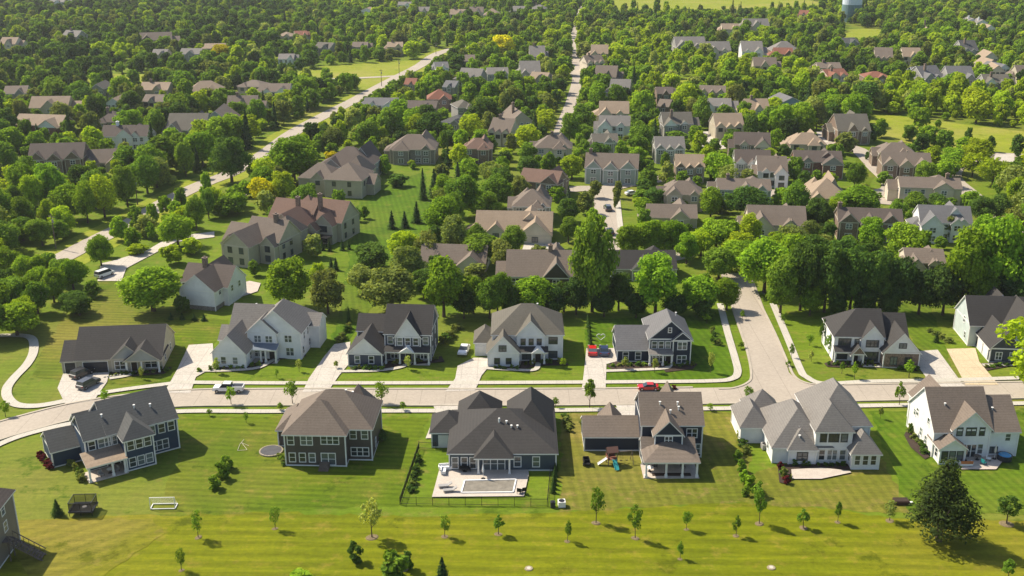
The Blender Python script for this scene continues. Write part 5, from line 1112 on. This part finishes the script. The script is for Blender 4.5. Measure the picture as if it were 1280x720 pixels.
def plant(t, label):
    k, x, y, hgt, wid, tone, _ = t; px, py = proj(x, y)
    var = TREE['broad' if (k == 'mid' and py > 235) else k]; cm, tm = ri.choice(var); nm = KIND[k]
    kv = ri.uniform(.8, 1.2); kh = ri.uniform(.93, 1.07); col = [min(1, c * kv * f) for c, f in zip(TONE[tone], (kh, 1, 1))] + [1]
    if k == 'young' and hgt > 2.2 and py > 640: ring = True
    else: ring = False
    sc = (wid / (6.4 if k == 'young' else 5.2 if k == 'conifer' else 8.0), hgt / 10.0)
    if k in ('shrub',) or (spx(py) * hgt < 22 and k != 'young'):
        o = mesh_obj(nm, cm, None, (x, y, 0), ri.uniform(0, 6.28))
        o.scale = (sc[0], sc[0], sc[1]); o.color = col
    else:
        q_ = ri.uniform(.86, 1.16); o = empty(nm, (x, y, 0), ri.uniform(0, 6.28)); o.scale = (sc[0] * q_, sc[0] / q_, sc[1])
        if k == 'young': o.rotation_euler = (ri.uniform(-.06, .06), ri.uniform(-.06, .06), o.rotation_euler[2])
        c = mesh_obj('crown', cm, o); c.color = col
        mesh_obj('trunk', tm, o)
        if ring: r_ = mesh_obj('mulch_ring', RINGM, o); r_.location = (0, 0, .02)
    return tag(o, label, CAT[nm], GRP[nm])
for t in ind: plant(t, LBL[id(t)])
# the rest of the woods: one object made of many small copies, far too many to count
src = bpy.data.collections.new('wood_sources')
srcs = []
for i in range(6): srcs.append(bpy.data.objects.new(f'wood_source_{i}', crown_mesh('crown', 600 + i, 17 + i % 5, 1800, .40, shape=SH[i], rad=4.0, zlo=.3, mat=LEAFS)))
for i in range(3): srcs.append(bpy.data.objects.new(f'wood_source_{6 + i}', conifer_mesh('crown', 700 + i, 12, 13, .5, mat=LEAFS)))
for o in srcs: src.objects.link(o)
def woods(name, ts, label):
    me = bpy.data.meshes.new(name); me.vertices.add(len(ts)); me.vertices.foreach_set('co', np.array([(t[1], t[2], 0) for t in ts], np.float32).ravel())
    at = me.attributes.new('tint', 'FLOAT_COLOR', 'POINT'); at.data.foreach_set('color', np.array([[c * k for c in TONE[t[5]]] + [1] for t in ts for k in (ri.uniform(.85, 1.2),)], np.float32).ravel())
    at = me.attributes.new('size', 'FLOAT_VECTOR', 'POINT'); at.data.foreach_set('vector', np.array([(t[4] / (5.2 if t[0] == 'conifer' else 8),) * 2 + (t[3] / 10,) for t in ts], np.float32).ravel())
    at = me.attributes.new('turn', 'FLOAT_VECTOR', 'POINT'); at.data.foreach_set('vector', np.array([(0, 0, ri.uniform(0, 6.28)) for t in ts], np.float32).ravel())
    at = me.attributes.new('pick', 'INT', 'POINT'); at.data.foreach_set('value', np.array([(6 + ri.randrange(3)) if t[0] == 'conifer' else ri.randrange(6) for t in ts], np.int32))
    o = link(bpy.data.objects.new(name, me)); tag(o, label, 'woods', None, 'stuff')
    g = bpy.data.node_groups.new(name, 'GeometryNodeTree'); g.interface.new_socket('Geometry', in_out='INPUT', socket_type='NodeSocketGeometry'); g.interface.new_socket('Geometry', in_out='OUTPUT', socket_type='NodeSocketGeometry')
    gi = g.nodes.new('NodeGroupInput'); go = g.nodes.new('NodeGroupOutput'); ip = g.nodes.new('GeometryNodeInstanceOnPoints'); ci = g.nodes.new('GeometryNodeCollectionInfo')
    ci.inputs['Collection'].default_value = src; ci.inputs['Separate Children'].default_value = True; ci.inputs['Reset Children'].default_value = True
    def named(n_, ty):
        a = g.nodes.new('GeometryNodeInputNamedAttribute'); a.data_type = ty; a.inputs['Name'].default_value = n_; return a.outputs['Attribute']
    g.links.new(gi.outputs[0], ip.inputs['Points']); g.links.new(ci.outputs[0], ip.inputs['Instance']); ip.inputs['Pick Instance'].default_value = True
    g.links.new(named('pick', 'INT'), ip.inputs['Instance Index']); g.links.new(named('turn', 'FLOAT_VECTOR'), ip.inputs['Rotation']); g.links.new(named('size', 'FLOAT_VECTOR'), ip.inputs['Scale'])
    g.links.new(ip.outputs[0], go.inputs[0]); md = o.modifiers.new('scatter', 'NODES'); md.node_group = g
    return o
woods('far_woods', far, 'thick green woods and garden trees fading towards the top')
print('trees', len(ind), len(far), {k: sum(KIND[t[0]] == k for t in ind) for k in set(KIND.values())})
# ================================================================ CARS, GARDEN THINGS, STREET THINGS
def paint(name, c, rough=.3, metal=0.0):
    m, nt, b = new_mat(name); b.inputs['Base Color'].default_value = (*c, 1); b.inputs['Roughness'].default_value = rough; b.inputs['Metallic'].default_value = metal
    b.inputs['Coat Weight'].default_value = .4; return m
TYRE = plain('tyre_rubber', (.015, .015, .016), .8, 0); RIM = plain('wheel_rim', (.35, .35, .36), .35, 0, metal=.8); LAMPW = plain('lamp_clear', (.7, .7, .68), .2, 0); LAMPR = plain('lamp_red', (.3, .01, .01), .3, 0)
PROF = dict(
 suv=([(-2.3, .35), (-2.35, .95), (-2.2, 1.05), (1.0, 1.05), (2.2, .95), (2.35, .7), (2.3, .35)], [(-2.2, 1.03), (-2.0, 1.68), (.35, 1.7), (1.15, 1.03)]),
 sedan=([(-2.3, .32), (-2.32, .85), (-2.1, .95), (1.1, .92), (2.15, .8), (2.3, .6), (2.28, .32)], [(-1.75, .93), (-1.1, 1.42), (.3, 1.43), (1.15, .91)]),
 pickup=([(-2.9, .45), (-2.92, 1.05), (-2.85, 1.1), (1.5, 1.1), (2.7, 1.02), (2.85, .8), (2.8, .45)], [(-.75, 1.08), (-.6, 1.8), (.85, 1.82), (1.55, 1.08)]),
 van=([(-2.4, .35), (-2.42, 1.05), (-2.4, 1.12), (1.5, 1.1), (2.35, .95), (2.45, .7), (2.4, .35)], [(-2.38, 1.1), (-2.25, 1.85), (.9, 1.86), (1.75, 1.08)]))
def extr(b, prof, w, taper=0.0, mi=0, mside=None, mtop=None):
    z0 = min(p[1] for p in prof); z1 = max(p[1] for p in prof); f = lambda z: w / 2 * (1 - taper * (z - z0) / (z1 - z0))
    L = [(x, -f(z), z) for x, z in prof]; Rr = [(x, f(z), z) for x, z in prof]; n = len(prof)
    b.poly(list(reversed(L)) if False else L[::-1], mi if mside is None else mside); b.poly(Rr, mi if mside is None else mside)
    for i in range(n):
        j = (i + 1) % n; top = mtop is not None and abs(prof[i][1] - prof[j][1]) < .08 and prof[i][1] > (z0 + z1) / 2
        b.poly([L[i], L[j], Rr[j], Rr[i]], mtop if top else mi)
def car(px, py, head, mat, style, label, sc=1.0):
    x, y = P(px, py); nm = {'pickup': 'pickup_truck', 'van': 'passenger_van', 'suv': 'parked_suv', 'sedan': 'parked_car'}[style]
    root = empty(nm, (x, y, .17), R(head)); tag(root, label, 'pickup' if style == 'pickup' else 'van' if style == 'van' else 'car', 'cars parked in the drives and streets')
    root.scale = (sc,) * 3; lo, hi = PROF[style]; w = 1.9; b = MB(); extr(b, lo, w, .08); o = b.build('body', mat, root)
    bv = o.modifiers.new('bevel', 'BEVEL'); bv.width = .07; bv.segments = 2; bv.limit_method = 'ANGLE'
    b = MB(); extr(b, hi, w * .92, .18, 1, 1, 0); b.build('cabin', [mat, GLASS], root)
    if style == 'pickup':
        b = MB(); b.box(-2.8, -.85, -.75, .75, 1.08, 1.125); b.build('cargo_bed', GDARK, root)
        b = MB(); b.box(-2.9, -.8, -.93, -.8, 1.1, 1.28); b.box(-2.9, -.8, .8, .93, 1.1, 1.28); b.box(-2.92, -2.8, -.8, .8, 1.1, 1.28); b.build('bed_rail', mat, root)
    wx = (max(p[0] for p in lo) - .85, min(p[0] for p in lo) + .8)
    for a in wx:
        for s in (-1, 1):
            b = MB(); b.tube((a, s * .78, .34), (a, s * .97, .34), .36, .36, 14); wo = b.build('wheel', TYRE, root)
            b = MB(); b.tube((a, s * .965, .34), (a, s * .985, .34), .2, .2, 12); b.build('rim', RIM, wo)
    f = max(p[0] for p in lo); r_ = min(p[0] for p in lo)
    for s in (-1, 1):
        b = MB(); b.box(f - .12, f - .01, s * .72 - .2, s * .72 + .2, .68, .82); b.build('headlight', LAMPW, root)
        b = MB(); b.box(r_ + .0, r_ + .06, s * .78 - .13, s * .78 + .13, .7, .92); b.build('taillight', LAMPR, root)
PB, PW, PR, PBL, PG = paint('car_black', (.012, .013, .016)), paint('car_white', (.75, .75, .74)), paint('car_red', (.45, .012, .012)), paint('car_blue', (.025, .04, .10)), paint('car_grey', (.06, .065, .075))
car(103, 470.5, 62, PB, 'suv', 'black suv nearest the garage on the ranch driveway')
car(111, 483.5, 66, PG, 'suv', 'dark grey car nearest the street on the ranch driveway')
car(286, 490, 180, PW, 'pickup', 'white pickup with dark bed parked on the main street')
car(580, 441, -98, PW, 'sedan', 'white car parked beside the white hipped-roof house')
car(740.5, 442, 88, PR, 'sedan', 'bright red car on the drive of the navy gabled house')
car(755, 442, 88, PBL, 'sedan', 'dark blue car parked beside the bright red car')
car(810, 487.5, 180, PR, 'sedan', 'red car on the street partly hidden by a brown roof', .86)
car(131, 346, 60, PW, 'van', 'white van parked on the long curved left driveway')
car(759.5, 263, 96, PG, 'suv', 'dark car on the upper end of the cul-de-sac street')
car(762, 293, 96, PB, 'suv', 'black car on the lower end of the cul-de-sac street')
car(790, 244, 20, PW, 'sedan', 'white car at the head of the cul-de-sac drive')
car(996, 249, 100, PW, 'sedan', 'white car beside the tan hipped house')
def thing(name, label, cat, px, py, rz=0, z=.06, group=None):
    x, y = P(px, py); o = empty(name, (x, y, z), R(rz)); return tag(o, label, cat, group)
WHITE = plain('white_plastic', (.75, .74, .72), .4, .05); CUSH = plain('grey_cushion', (.3, .29, .28), .8, .1); ORNG = plain('orange_cushion', (.5, .17, .06), .8, .1); TEAL = plain('teal_plastic', (.03, .25, .25), .4, .05); NETM = None
RINGC = plain('cover_tan', (.30, .25, .16), .9, .2)
def net_mat():
    m, nt, b = new_mat('black_net'); out = nt.nodes['Material Output']; b.inputs['Base Color'].default_value = (.012, .012, .014, 1); t = nt.nodes.new('ShaderNodeBsdfTransparent'); mx = nt.nodes.new('ShaderNodeMixShader'); mx.inputs[0].default_value = .6
    nt.links.new(t.outputs[0], mx.inputs[1]); nt.links.new(b.outputs[0], mx.inputs[2]); nt.links.new(mx.outputs[0], out.inputs[0]); return m
NET = net_mat()
# round sunken trampoline
o = thing('sunken_trampoline', 'round dark trampoline sunk in a pale stone ring beside brown hipped house', 'trampoline', 339, 564.5)
b = MB(); b.tube((0, 0, 0), (0, 0, .16), 1.75, 1.75, 28); b.build('jumping_mat', plain('mat_grey', (.07, .07, .075), .8, .2), o)
b = MB()
for i in range(22):
    a0, a1 = 2 * math.pi * i / 22, 2 * math.pi * (i + .9) / 22
    b.poly([(1.76 * math.cos(a0), 1.76 * math.sin(a0), .2), (2.0 * math.cos(a0), 2.0 * math.sin(a0), .18), (2.0 * math.cos(a1), 2.0 * math.sin(a1), .18), (1.76 * math.cos(a1), 1.76 * math.sin(a1), .2)])
    b.poly([(2.0 * math.cos(a0), 2.0 * math.sin(a0), .0), (2.0 * math.cos(a1), 2.0 * math.sin(a1), .0), (2.0 * math.cos(a1), 2.0 * math.sin(a1), .18), (2.0 * math.cos(a0), 2.0 * math.sin(a0), .18)])
b.build('stone_ring', STONEM, o)
# framed trampoline with net
o = thing('net_trampoline', 'rectangular black trampoline with tall netting on the left lawn', 'trampoline', 105, 640, 3)
o.scale = (.85, .85, .85)
b = MB(); b.box(-1.9, 1.9, -1.5, 1.5, .82, .87); b.build('jumping_mat', TYRE, o); b = MB()
for sx in (-1.95, 0, 1.95):
    for sy in (-1.55, 1.55): b.bar((sx, sy, 0), (sx, sy, 2.7), .07)
b.build('frame_pole', BLACKM, o); b = MB()
for p, q in (((-1.95, -1.55), (1.95, -1.55)), ((1.95, -1.55), (1.95, 1.55)), ((1.95, 1.55), (-1.95, 1.55)), ((-1.95, 1.55), (-1.95, -1.55))): b.poly([(*p, .87), (*q, .87), (*q, 2.6), (*p, 2.6)])
b.build('safety_net', NET, o); b = MB()
for p, q in (((-2, -1.6), (2, -1.6)), ((2, -1.6), (2, 1.6)), ((2, 1.6), (-2, 1.6)), ((-2, 1.6), (-2, -1.6))): b.bar((*p, .86), (*q, .86), .28); b.bar((*p, 2.62), (*q, 2.62), .08)
b.build('padding', GDARK, o)
b = MB(); b.tube((.2, .1, .87), (.2, .1, 1.0), .45, .4, 10); b.build('cushion', CUSH, o)
# soccer goal
o = thing('soccer_goal', 'white soccer goal frame lying open on the left lawn', 'goal', 203.5, 637, 2); b = MB()
b.bar((-1.85, 0, .06), (-1.85, .2, 1.9), .09); b.bar((1.85, 0, .06), (1.85, .2, 1.9), .09); b.bar((-1.9, .2, 1.9), (1.9, .2, 1.9), .09); b.build('goal_post', WHITE, o)
b = MB(); b.bar((-1.85, 0, .08), (-1.85, 1.5, .08), .12); b.bar((1.85, 0, .08), (1.85, 1.5, .08), .12); b.bar((-1.85, 1.5, .08), (1.85, 1.5, .08), .12); b.bar((-1.9, 0, .09), (1.9, 0, .09), .11); b.build('base_bar', WHITE, o)
b = MB()
for i in range(19): x = -1.85 + i * .2055; b.bar((x, .2, 1.88), (x, 1.5, .1), .012)
for i in range(9): t = i / 9; b.bar((-1.85, .2 + 1.3 * t, 1.88 - 1.78 * t), (1.85, .2 + 1.3 * t, 1.88 - 1.78 * t), .012)
b.build('net', WHITE, o)
# play set
o = thing('wooden_playset', 'brown wooden playset with teal slide and swings behind low garage wing', 'playset', 765, 580, 10)
o.scale = (.8, .8, .8)
b = MB()
for sx in (-1, .8):
    for sy in (-.8, .9): b.box(sx - .08, sx + .08, sy - .08, sy + .08, 0, 3.1)
b.build('tower_post', WOODM, o); b = MB(); b.box(-1.1, .9, -.9, 1.0, 1.3, 1.4); b.box(-1.1, .9, .95, 1.02, 1.4, 2.1); b.box(-1.12, -1.05, -.9, 1, 1.4, 2.1); b.build('platform', plain('red_cedar', (.16, .06, .04), .8, .2), o)
b = MB(); b.poly([(-1.3, -1.0, 3.0), (1.1, -1.0, 3.0), (1.1, .05, 3.9), (-1.3, .05, 3.9)]); b.poly([(1.1, 1.1, 3.0), (-1.3, 1.1, 3.0), (-1.3, .05, 3.9), (1.1, .05, 3.9)]); b.build('tower_roof', plain('canopy_brown', (.12, .06, .045), .7, .1), o)
b = MB(); b.poly([(-.2, -.9, 1.4), (.6, -.9, 1.4), (.6, -3.2, .2), (-.2, -3.2, .2)]); b.bar((-.2, -.9, 1.55), (-.2, -3.2, .32), .12); b.bar((.6, -.9, 1.55), (.6, -3.2, .32), .12); b.build('slide', TEAL, o)
b = MB(); b.bar((.8, 0, 2.6), (4.2, 0, 2.6), .14); b.bar((4.2, 0, 2.6), (4.2, -1.2, 0), .1); b.bar((4.2, 0, 2.6), (4.2, 1.2, 0), .1); b.build('swing_beam', WOODM, o)
for sx in (1.9, 3.1):
    b = MB(); b.bar((sx - .2, 0, 2.55), (sx - .2, 0, .55), .02); b.bar((sx + .2, 0, 2.55), (sx + .2, 0, .55), .02); b.box(sx - .25, sx + .25, -.12, .12, .5, .56); b.build('swing', BLACKM, o)
b = MB(); b.poly([(-1.05, -.4, 1.4), (-1.05, .3, 1.4), (-3.0, .3, .15), (-3.0, -.4, .15)]); b.bar((-1.05, -.4, 1.5), (-3, -.4, .25), .1); b.bar((-1.05, .3, 1.5), (-3, .3, .25), .1); b.build('side_slide', WHITE, o)
o = thing('utility_cart', 'black garden cart standing on the lawn left of the playset', 'cart', 733, 581, 5); b = MB(); b.box(-.5, .5, -.8, .8, .3, .5); b.box(-.52, -.44, -.8, .8, .5, 1.0); b.box(.44, .52, -.8, .8, .5, 1.0); b.box(-.44, .44, .74, .82, .5, 1.1); b.box(-.44, .44, -.1, 0, .5, .9); b.build('tray', BLACKM, o)
for sx in (-.56, .56):
    b = MB(); b.tube((sx - .06, -.3, .25), (sx + .06, -.3, .25), .25, .25, 12); b.build('wheel', TYRE, o)
# pool
o = thing('pool_cover', 'beige fabric cover stretched over the rectangular pool', 'pool cover', 611, 610, 0, .235)
q = [P(581, 602.7), P(645, 601.2), P(641.5, 617.2), P(576.7, 617.8)]; c = P(611, 610); q = [(a - c[0], d - c[1]) for a, d in q]
b = MB(); b.poly([(*p, .03) for p in q[::-1]]); b.build('cover', plain('cover_beige', (.19, .172, .14), .8, .25, .9), o); b = MB()
for i in range(4): b.bar((*q[i], .03), (*q[(i + 1) % 4], .03), .22)
b.build('coping', WHITE, o)
for k, (px, py, w_) in enumerate(((556, 610.5, 'farther'), (562, 616, 'nearer'))):
    o = thing('pool_lounger', f'{w_} grey pool lounger on the pale terrace left of the pool cover', 'lounger', px, py, 10, .23, 'pool loungers'); b = MB(); b.box(-1.0, .55, -.36, .36, .28, .4); b.build('seat', CUSH, o)
    b = MB(); b.poly([(.5, -.36, .4), (1.15, -.36, .85), (1.15, .36, .85), (.5, .36, .4)]); b.poly([(.5, .36, .3), (1.18, .36, .78), (1.18, -.36, .78), (.5, -.36, .3)]); b.poly([(1.15, -.36, .85), (1.18, -.36, .78), (1.18, .36, .78), (1.15, .36, .85)]); b.build('backrest', CUSH, o)
    for sx in (-.9, .45):
        for sy in (-.3, .3): b = MB(); b.box(sx - .03, sx + .03, sy - .03, sy + .03, 0, .28); b.build('leg', BLACKM, o)
def chair(px, py, rz, m, label, cat='chair', z=.23):
    o = thing('patio_chair', label, cat, px, py, rz, z, 'patio chairs'); b = MB(); b.box(-.34, .34, -.34, .34, .36, .46); b.build('seat', m, o); b = MB(); b.box(-.34, .34, .27, .36, .46, 1.0); b.build('backrest', m, o)
    for sx in (-.3, .3):
        for sy in (-.3, .3): b = MB(); b.box(sx - .03, sx + .03, sy - .03, sy + .03, 0, .36); b.build('leg', BLACKM, o)
def table(px, py, m, r, label, z=.23):
    o = thing('patio_table', label, 'table', px, py, 0, z, 'patio tables'); b = MB(); b.tube((0, 0, .68), (0, 0, .74), r, r, 16); b.build('tabletop', m, o); b = MB(); b.tube((0, 0, 0), (0, 0, .68), .09, .07, 8); b.tube((0, 0, 0), (0, 0, .05), .35, .3, 10); b.build('pedestal', BLACKM, o)
def sofa(px, py, rz, m, label, L=2.2, z=.23):
    o = thing('outdoor_sofa', label, 'sofa', px, py, rz, z); b = MB(); b.box(-L / 2, L / 2, -.4, .4, .1, .42); b.build('base', WHITE, o); b = MB(); b.box(-L / 2 + .1, L / 2 - .1, -.38, .25, .43, .56); b.build('seat_cushion', m, o); b = MB(); b.box(-L / 2, L / 2, .28, .42, .42, .9); b.build('backrest', m, o)
    for s in (-1, 1): b = MB(); b.box(s * L / 2 - .08, s * L / 2 + .08, -.4, .4, .42, .68); b.build('armrest', WHITE, o)
sofa(556.5, 588, 8, WHITE, 'white outdoor sofa at the left end of the pool terrace', 2.0); sofa(554.5, 592.5, 90, WHITE, 'short white outdoor bench facing the pool', 1.5)
table(581, 590.5, TYRE, .75, 'round dark table with chairs near the dark pool house'); chair(576.5, 590, 90, GDARK, 'dark chair left of the round dark table'); chair(586, 590, -90, GDARK, 'dark chair right of the round dark table')
chair(649.5, 618, 160, BLACKM, 'left black chair at the right end of the pool terrace'); chair(654.5, 617, 200, BLACKM, 'right black chair at the right end of the pool terrace')
chair(603, 584, 150, GDARK, 'dark armchair under the covered pool patio, left one', z=.16); chair(624, 584, 200, GDARK, 'dark armchair under the covered pool patio, right one', z=.16)
def umbrella(px, py, m, label, open_=False, z=.23):
    o = thing('patio_umbrella', label, 'umbrella', px, py, 0, z, 'patio umbrellas'); b = MB(); b.tube((0, 0, 0), (0, 0, 2.5), .035, .03, 8); b.build('pole', WHITE, o); b = MB(); b.tube((0, 0, 0), (0, 0, .1), .35, .3, 12); b.build('base', BLACKM, o); b = MB()
    if open_: b.tube((0, 0, 1.95), (0, 0, 2.5), 1.4, .05, 8)
    else: b.tube((0, 0, 1.2), (0, 0, 1.6), .16, .2, 8); b.tube((0, 0, 1.6), (0, 0, 2.6), .2, .04, 8)
    b.build('canopy', m, o)
umbrella(604, 600, WHITE, 'closed white umbrella beside the pool cover edge'); umbrella(1206, 577, plain('peach_cloth', (.5, .33, .25), .8, .1), 'closed peach umbrella on the right stone patio'); umbrella(1242.5, 575, plain('cream_cloth', (.6, .55, .46), .8, .1), 'closed cream umbrella at right end of the stone patio')
o = thing('spa_tub', 'dark round spa tub with bright blue cover by the right white house', 'spa', 1255, 575.5, 0, .22); b = MB(); b.tube((0, 0, 0), (0, 0, .85), 1.15, 1.2, 20); b.build('shell', GDARK, o); b = MB(); b.tube((0, 0, .85), (0, 0, 1.0), 1.0, .7, 20); b.build('cover', paint('spa_blue', (.03, .22, .42), .35), o)
sofa(1207, 583, 180, ORNG, 'orange cushioned sofa on the right stone patio', 2.0); chair(1229, 582, 120, TEAL, 'teal chair nearest the lawn on the right patio'); chair(1235, 577, 60, WHITE, 'white chair beside the teal chair'); table(1221, 576, WOODM, .6, 'wooden round table on the right stone patio')
table(812, 590, WHITE, .6, 'white round table on the porch of the navy house', .15); chair(818, 586, 200, GDARK, 'dark chair on the porch behind the white round table', z=.15); chair(853, 586, 10, GDARK, 'dark chair at the right end of the navy porch', z=.15)
chair(127, 596, 60, CUSH, 'grey chair on the blue house porch nearest its left post', z=.15); table(138, 592, WHITE, .5, 'pale round table on the blue house porch', .15); chair(146, 590, -40, CUSH, 'grey chair on the blue house porch nearest its right post', z=.15)
# service boxes, bins, planters
def acbox(px, py, label, m=None, w_=.9): o = thing('air_conditioner', label, 'air conditioner', px, py, 5, .05, 'cooling units'); b = MB(); b.box(-w_ / 2, w_ / 2, -w_ / 2, w_ / 2, .05, .95); b.build('casing', m or CUSH, o); b = MB(); b.tube((0, 0, .95), (0, 0, .99), w_ * .42, w_ * .42, 14); b.build('fan_grille', BLACKM, o)
acbox(956, 561, 'grey cooling unit beside the low left wing of many-hipped white house', None, 1.2); acbox(702, 633, 'white cooling box on the lawn right of the pool fence', WHITE, 1.1); acbox(691, 634, 'dark cooling box left of the white one', GDARK, .7)
o = thing('raised_planter', 'dark brown raised planter box below the dry lawn at right', 'planter', 1126, 629, 0); b = MB(); b.box(-1.1, 1.1, -.7, .7, 0, .55); b.build('box', plain('planter_brown', (.06, .03, .022), .8, .2), o); b = MB(); b.box(-1, 1, -.6, .6, .55, .62); b.build('soil', MULCH, o)
o = thing('stepping_slab', 'white slab lying right of the dark raised planter', 'slab', 1135, 628.5, 0); b = MB(); b.box(-.7, .7, -.2, .2, 0, .1); b.build('slab', WHITE, o)
for px, py, l_ in ((661, 711, 'middle'), (964, 710, 'right hand'), (505, 712, 'left hand')):
    o = thing('utility_cover', f'round tan utility cover in the mown common, {l_} one of three', 'utility cover', px, py, 0, .02, 'utility covers in the common'); b = MB(); b.tube((0, 0, 0), (0, 0, .12), .6, .55, 16); b.build('lid', RINGC, o); b = MB(); b.tube((0, 0, .12), (0, 0, .15), .3, .3, 12); b.build('hatch', TRIMB, o)
o = thing('garden_hoop', 'white heart shaped garden hoop beside the dark arborvitae row', 'garden hoop', 751, 427, 0); b = MB(); pts = []
for i in range(25):
    t = 2 * math.pi * i / 24; pts.append((.055 * 16 * math.sin(t) ** 3, 0, 1.05 + .05 * (13 * math.cos(t) - 5 * math.cos(2 * t) - 2 * math.cos(3 * t) - math.cos(4 * t))))
for i in range(24): b.bar(pts[i], pts[i + 1], .12)
b.build('hoop', WHITE, o)
o = thing('garden_rope', 'pale rope laid in a loop on the lawn left of brown hipped house', 'rope', 303, 557, 0); b = MB(); pts = [P(305, 550), (P(300, 556)), P(297, 564), P(309, 563), P(302, 554), P(311, 558)]; c = P(303, 557)
for i in range(5): b.bar((pts[i][0] - c[0], pts[i][1] - c[1], .06), (pts[i + 1][0] - c[0], pts[i + 1][1] - c[1], .06), .05)
b.build('rope', TRIMB, o)
# stones of the bed edge before the ranch
for i in range(9):
    x_ = 131 + i * 4; o = thing('edging_stone', f'pale edging stone before the black roofed ranch, {("first", "second", "third", "fourth", "fifth", "sixth", "seventh", "eighth", "ninth")[i]} from left', 'stone', x_, 472.5 - i * .55, rnd.uniform(0, 90), .03, 'edging stones before the ranch')
    b = MB(); b.tube((0, 0, 0), (0, 0, .3), .32, .2, 6); b.tube((0, 0, .3), (0, 0, .36), .2, .08, 6); b.build('stone', WALK, o)
# the black pool fence
FX = [(545, 562), (524, 561), (500, 631), (684, 633), (688, 590)]
pw = [P(*p) for p in FX]; root = empty('metal_fence', (*pw[1], 0)); tag(root, 'black metal fence with thin pickets round the covered pool', 'fence')
for i in range(4):
    a, c = pw[i], pw[i + 1]; L = math.dist(a, c); n = max(1, round(L / 2.4)); b0 = pw[1]
    for k in range(n):
        p = [a[j] + (c[j] - a[j]) * k / n - b0[j] for j in (0, 1)]; q = [a[j] + (c[j] - a[j]) * (k + 1) / n - b0[j] for j in (0, 1)]
        b = MB(); b.bar((*p, 1.25), (*q, 1.25), .05); b.bar((*p, .2), (*q, .2), .05)
        m = 16
        for z in range(1, m): t = z / m; w_ = [p[j] + (q[j] - p[j]) * t for j in (0, 1)]; b.bar((*w_, .1), (*w_, 1.3), .022)
        b.build('fence_panel', BLACKM, root); b = MB(); b.bar((*p, 0), (*p, 1.45), .08); b.build('post', BLACKM, root)
# power poles along the avenue
for px, py, hp, l_ in ((70, 311, 42, 'nearest the bottom of the left avenue'), (172, 256, 33, 'second along the left avenue'), (262, 206, 26, 'third, beside the avenue bend'), (477, 108, 20, 'by the lower meadow'), (499, 93, 17, 'by the playing field corner'), (545, 68, 14, 'at the far end of the avenue')):
    o = thing('power_pole', f'weathered wooden power pole {l_}', 'power pole', px, py, -35, 0, 'wooden power poles along the avenue'); H = hp / spx(py) / .93; b = MB(); b.tube((0, 0, 0), (0, 0, H), .17, .11, 8); b.build('pole', WOODM, o); b = MB(); b.box(-1.3, 1.3, -.07, .07, H - .9, H - .72); b.build('crossarm', WOODM, o); b = MB(); b.tube((.35, 0, H - 2.4), (.35, 0, H - 1.5), .22, .22, 10); b.build('transformer', CUSH, o)
# ================================================================ LIGHT, SKY, CAMERA
sd = Vector((.58, -.34, -.74)).normalized()
sun = bpy.data.lights.new('sun', 'SUN'); sun.energy = 4.6; sun.angle = R(.5); sun.color = (1.0, .90, .735)
so = link(bpy.data.objects.new('sun', sun)); so.rotation_euler = sd.to_track_quat('-Z', 'Y').to_euler(); so.location = (0, 0, 300)
w = bpy.data.worlds.new('World'); SC.world = w; w.use_nodes = True
nt = w.node_tree; bg = nt.nodes['Background']; sk = nt.nodes.new('ShaderNodeTexSky'); sk.sky_type = 'NISHITA'; sk.sun_disc = False
sk.sun_elevation = math.asin(-sd.z); sk.sun_rotation = math.atan2(-sd.x, -sd.y); sk.air_density = 1.0; sk.dust_density = 1.5
nt.links.new(sk.outputs[0], bg.inputs[0]); bg.inputs[1].default_value = .098
cam = bpy.data.cameras.new('camera'); cam.lens = 36 * FPX / 1280; cam.sensor_width = 36; cam.clip_end = 6000; cam.clip_start = 1
co = link(bpy.data.objects.new('camera', cam)); co.location = (0, 0, CAMH); co.rotation_euler = (math.pi / 2 - TH, 0, 0); SC.camera = co
vs = SC.view_settings; vs.view_transform = 'Standard'; vs.look = 'None'; vs.gamma = 1; vs.use_curve_mapping = False; vs.exposure = .74
SC.cycles.max_bounces = 5; SC.cycles.diffuse_bounces = 3; SC.cycles.glossy_bounces = 2; SC.cycles.transmission_bounces = 2; SC.cycles.volume_bounces = 0
try: SC.cycles.use_denoising = True
except Exception: pass

# the slightly hazy air
b = MB(); b.box(-1320, 1320, -60, 2020, -1, 96); hz = b.build('haze', [], None); tag(hz, kind='stuff')
m = bpy.data.materials.new('haze_air'); m.use_nodes = True; nt = m.node_tree; nt.nodes.clear(); out = nt.nodes.new('ShaderNodeOutputMaterial'); pv = nt.nodes.new('ShaderNodeVolumePrincipled')
pv.inputs['Color'].default_value = (.94, .96, 1, 1); pv.inputs['Density'].default_value = .00007; pv.inputs['Anisotropy'].default_value = .3; nt.links.new(pv.outputs[0], out.inputs['Volume']); hz.data.materials.append(m)
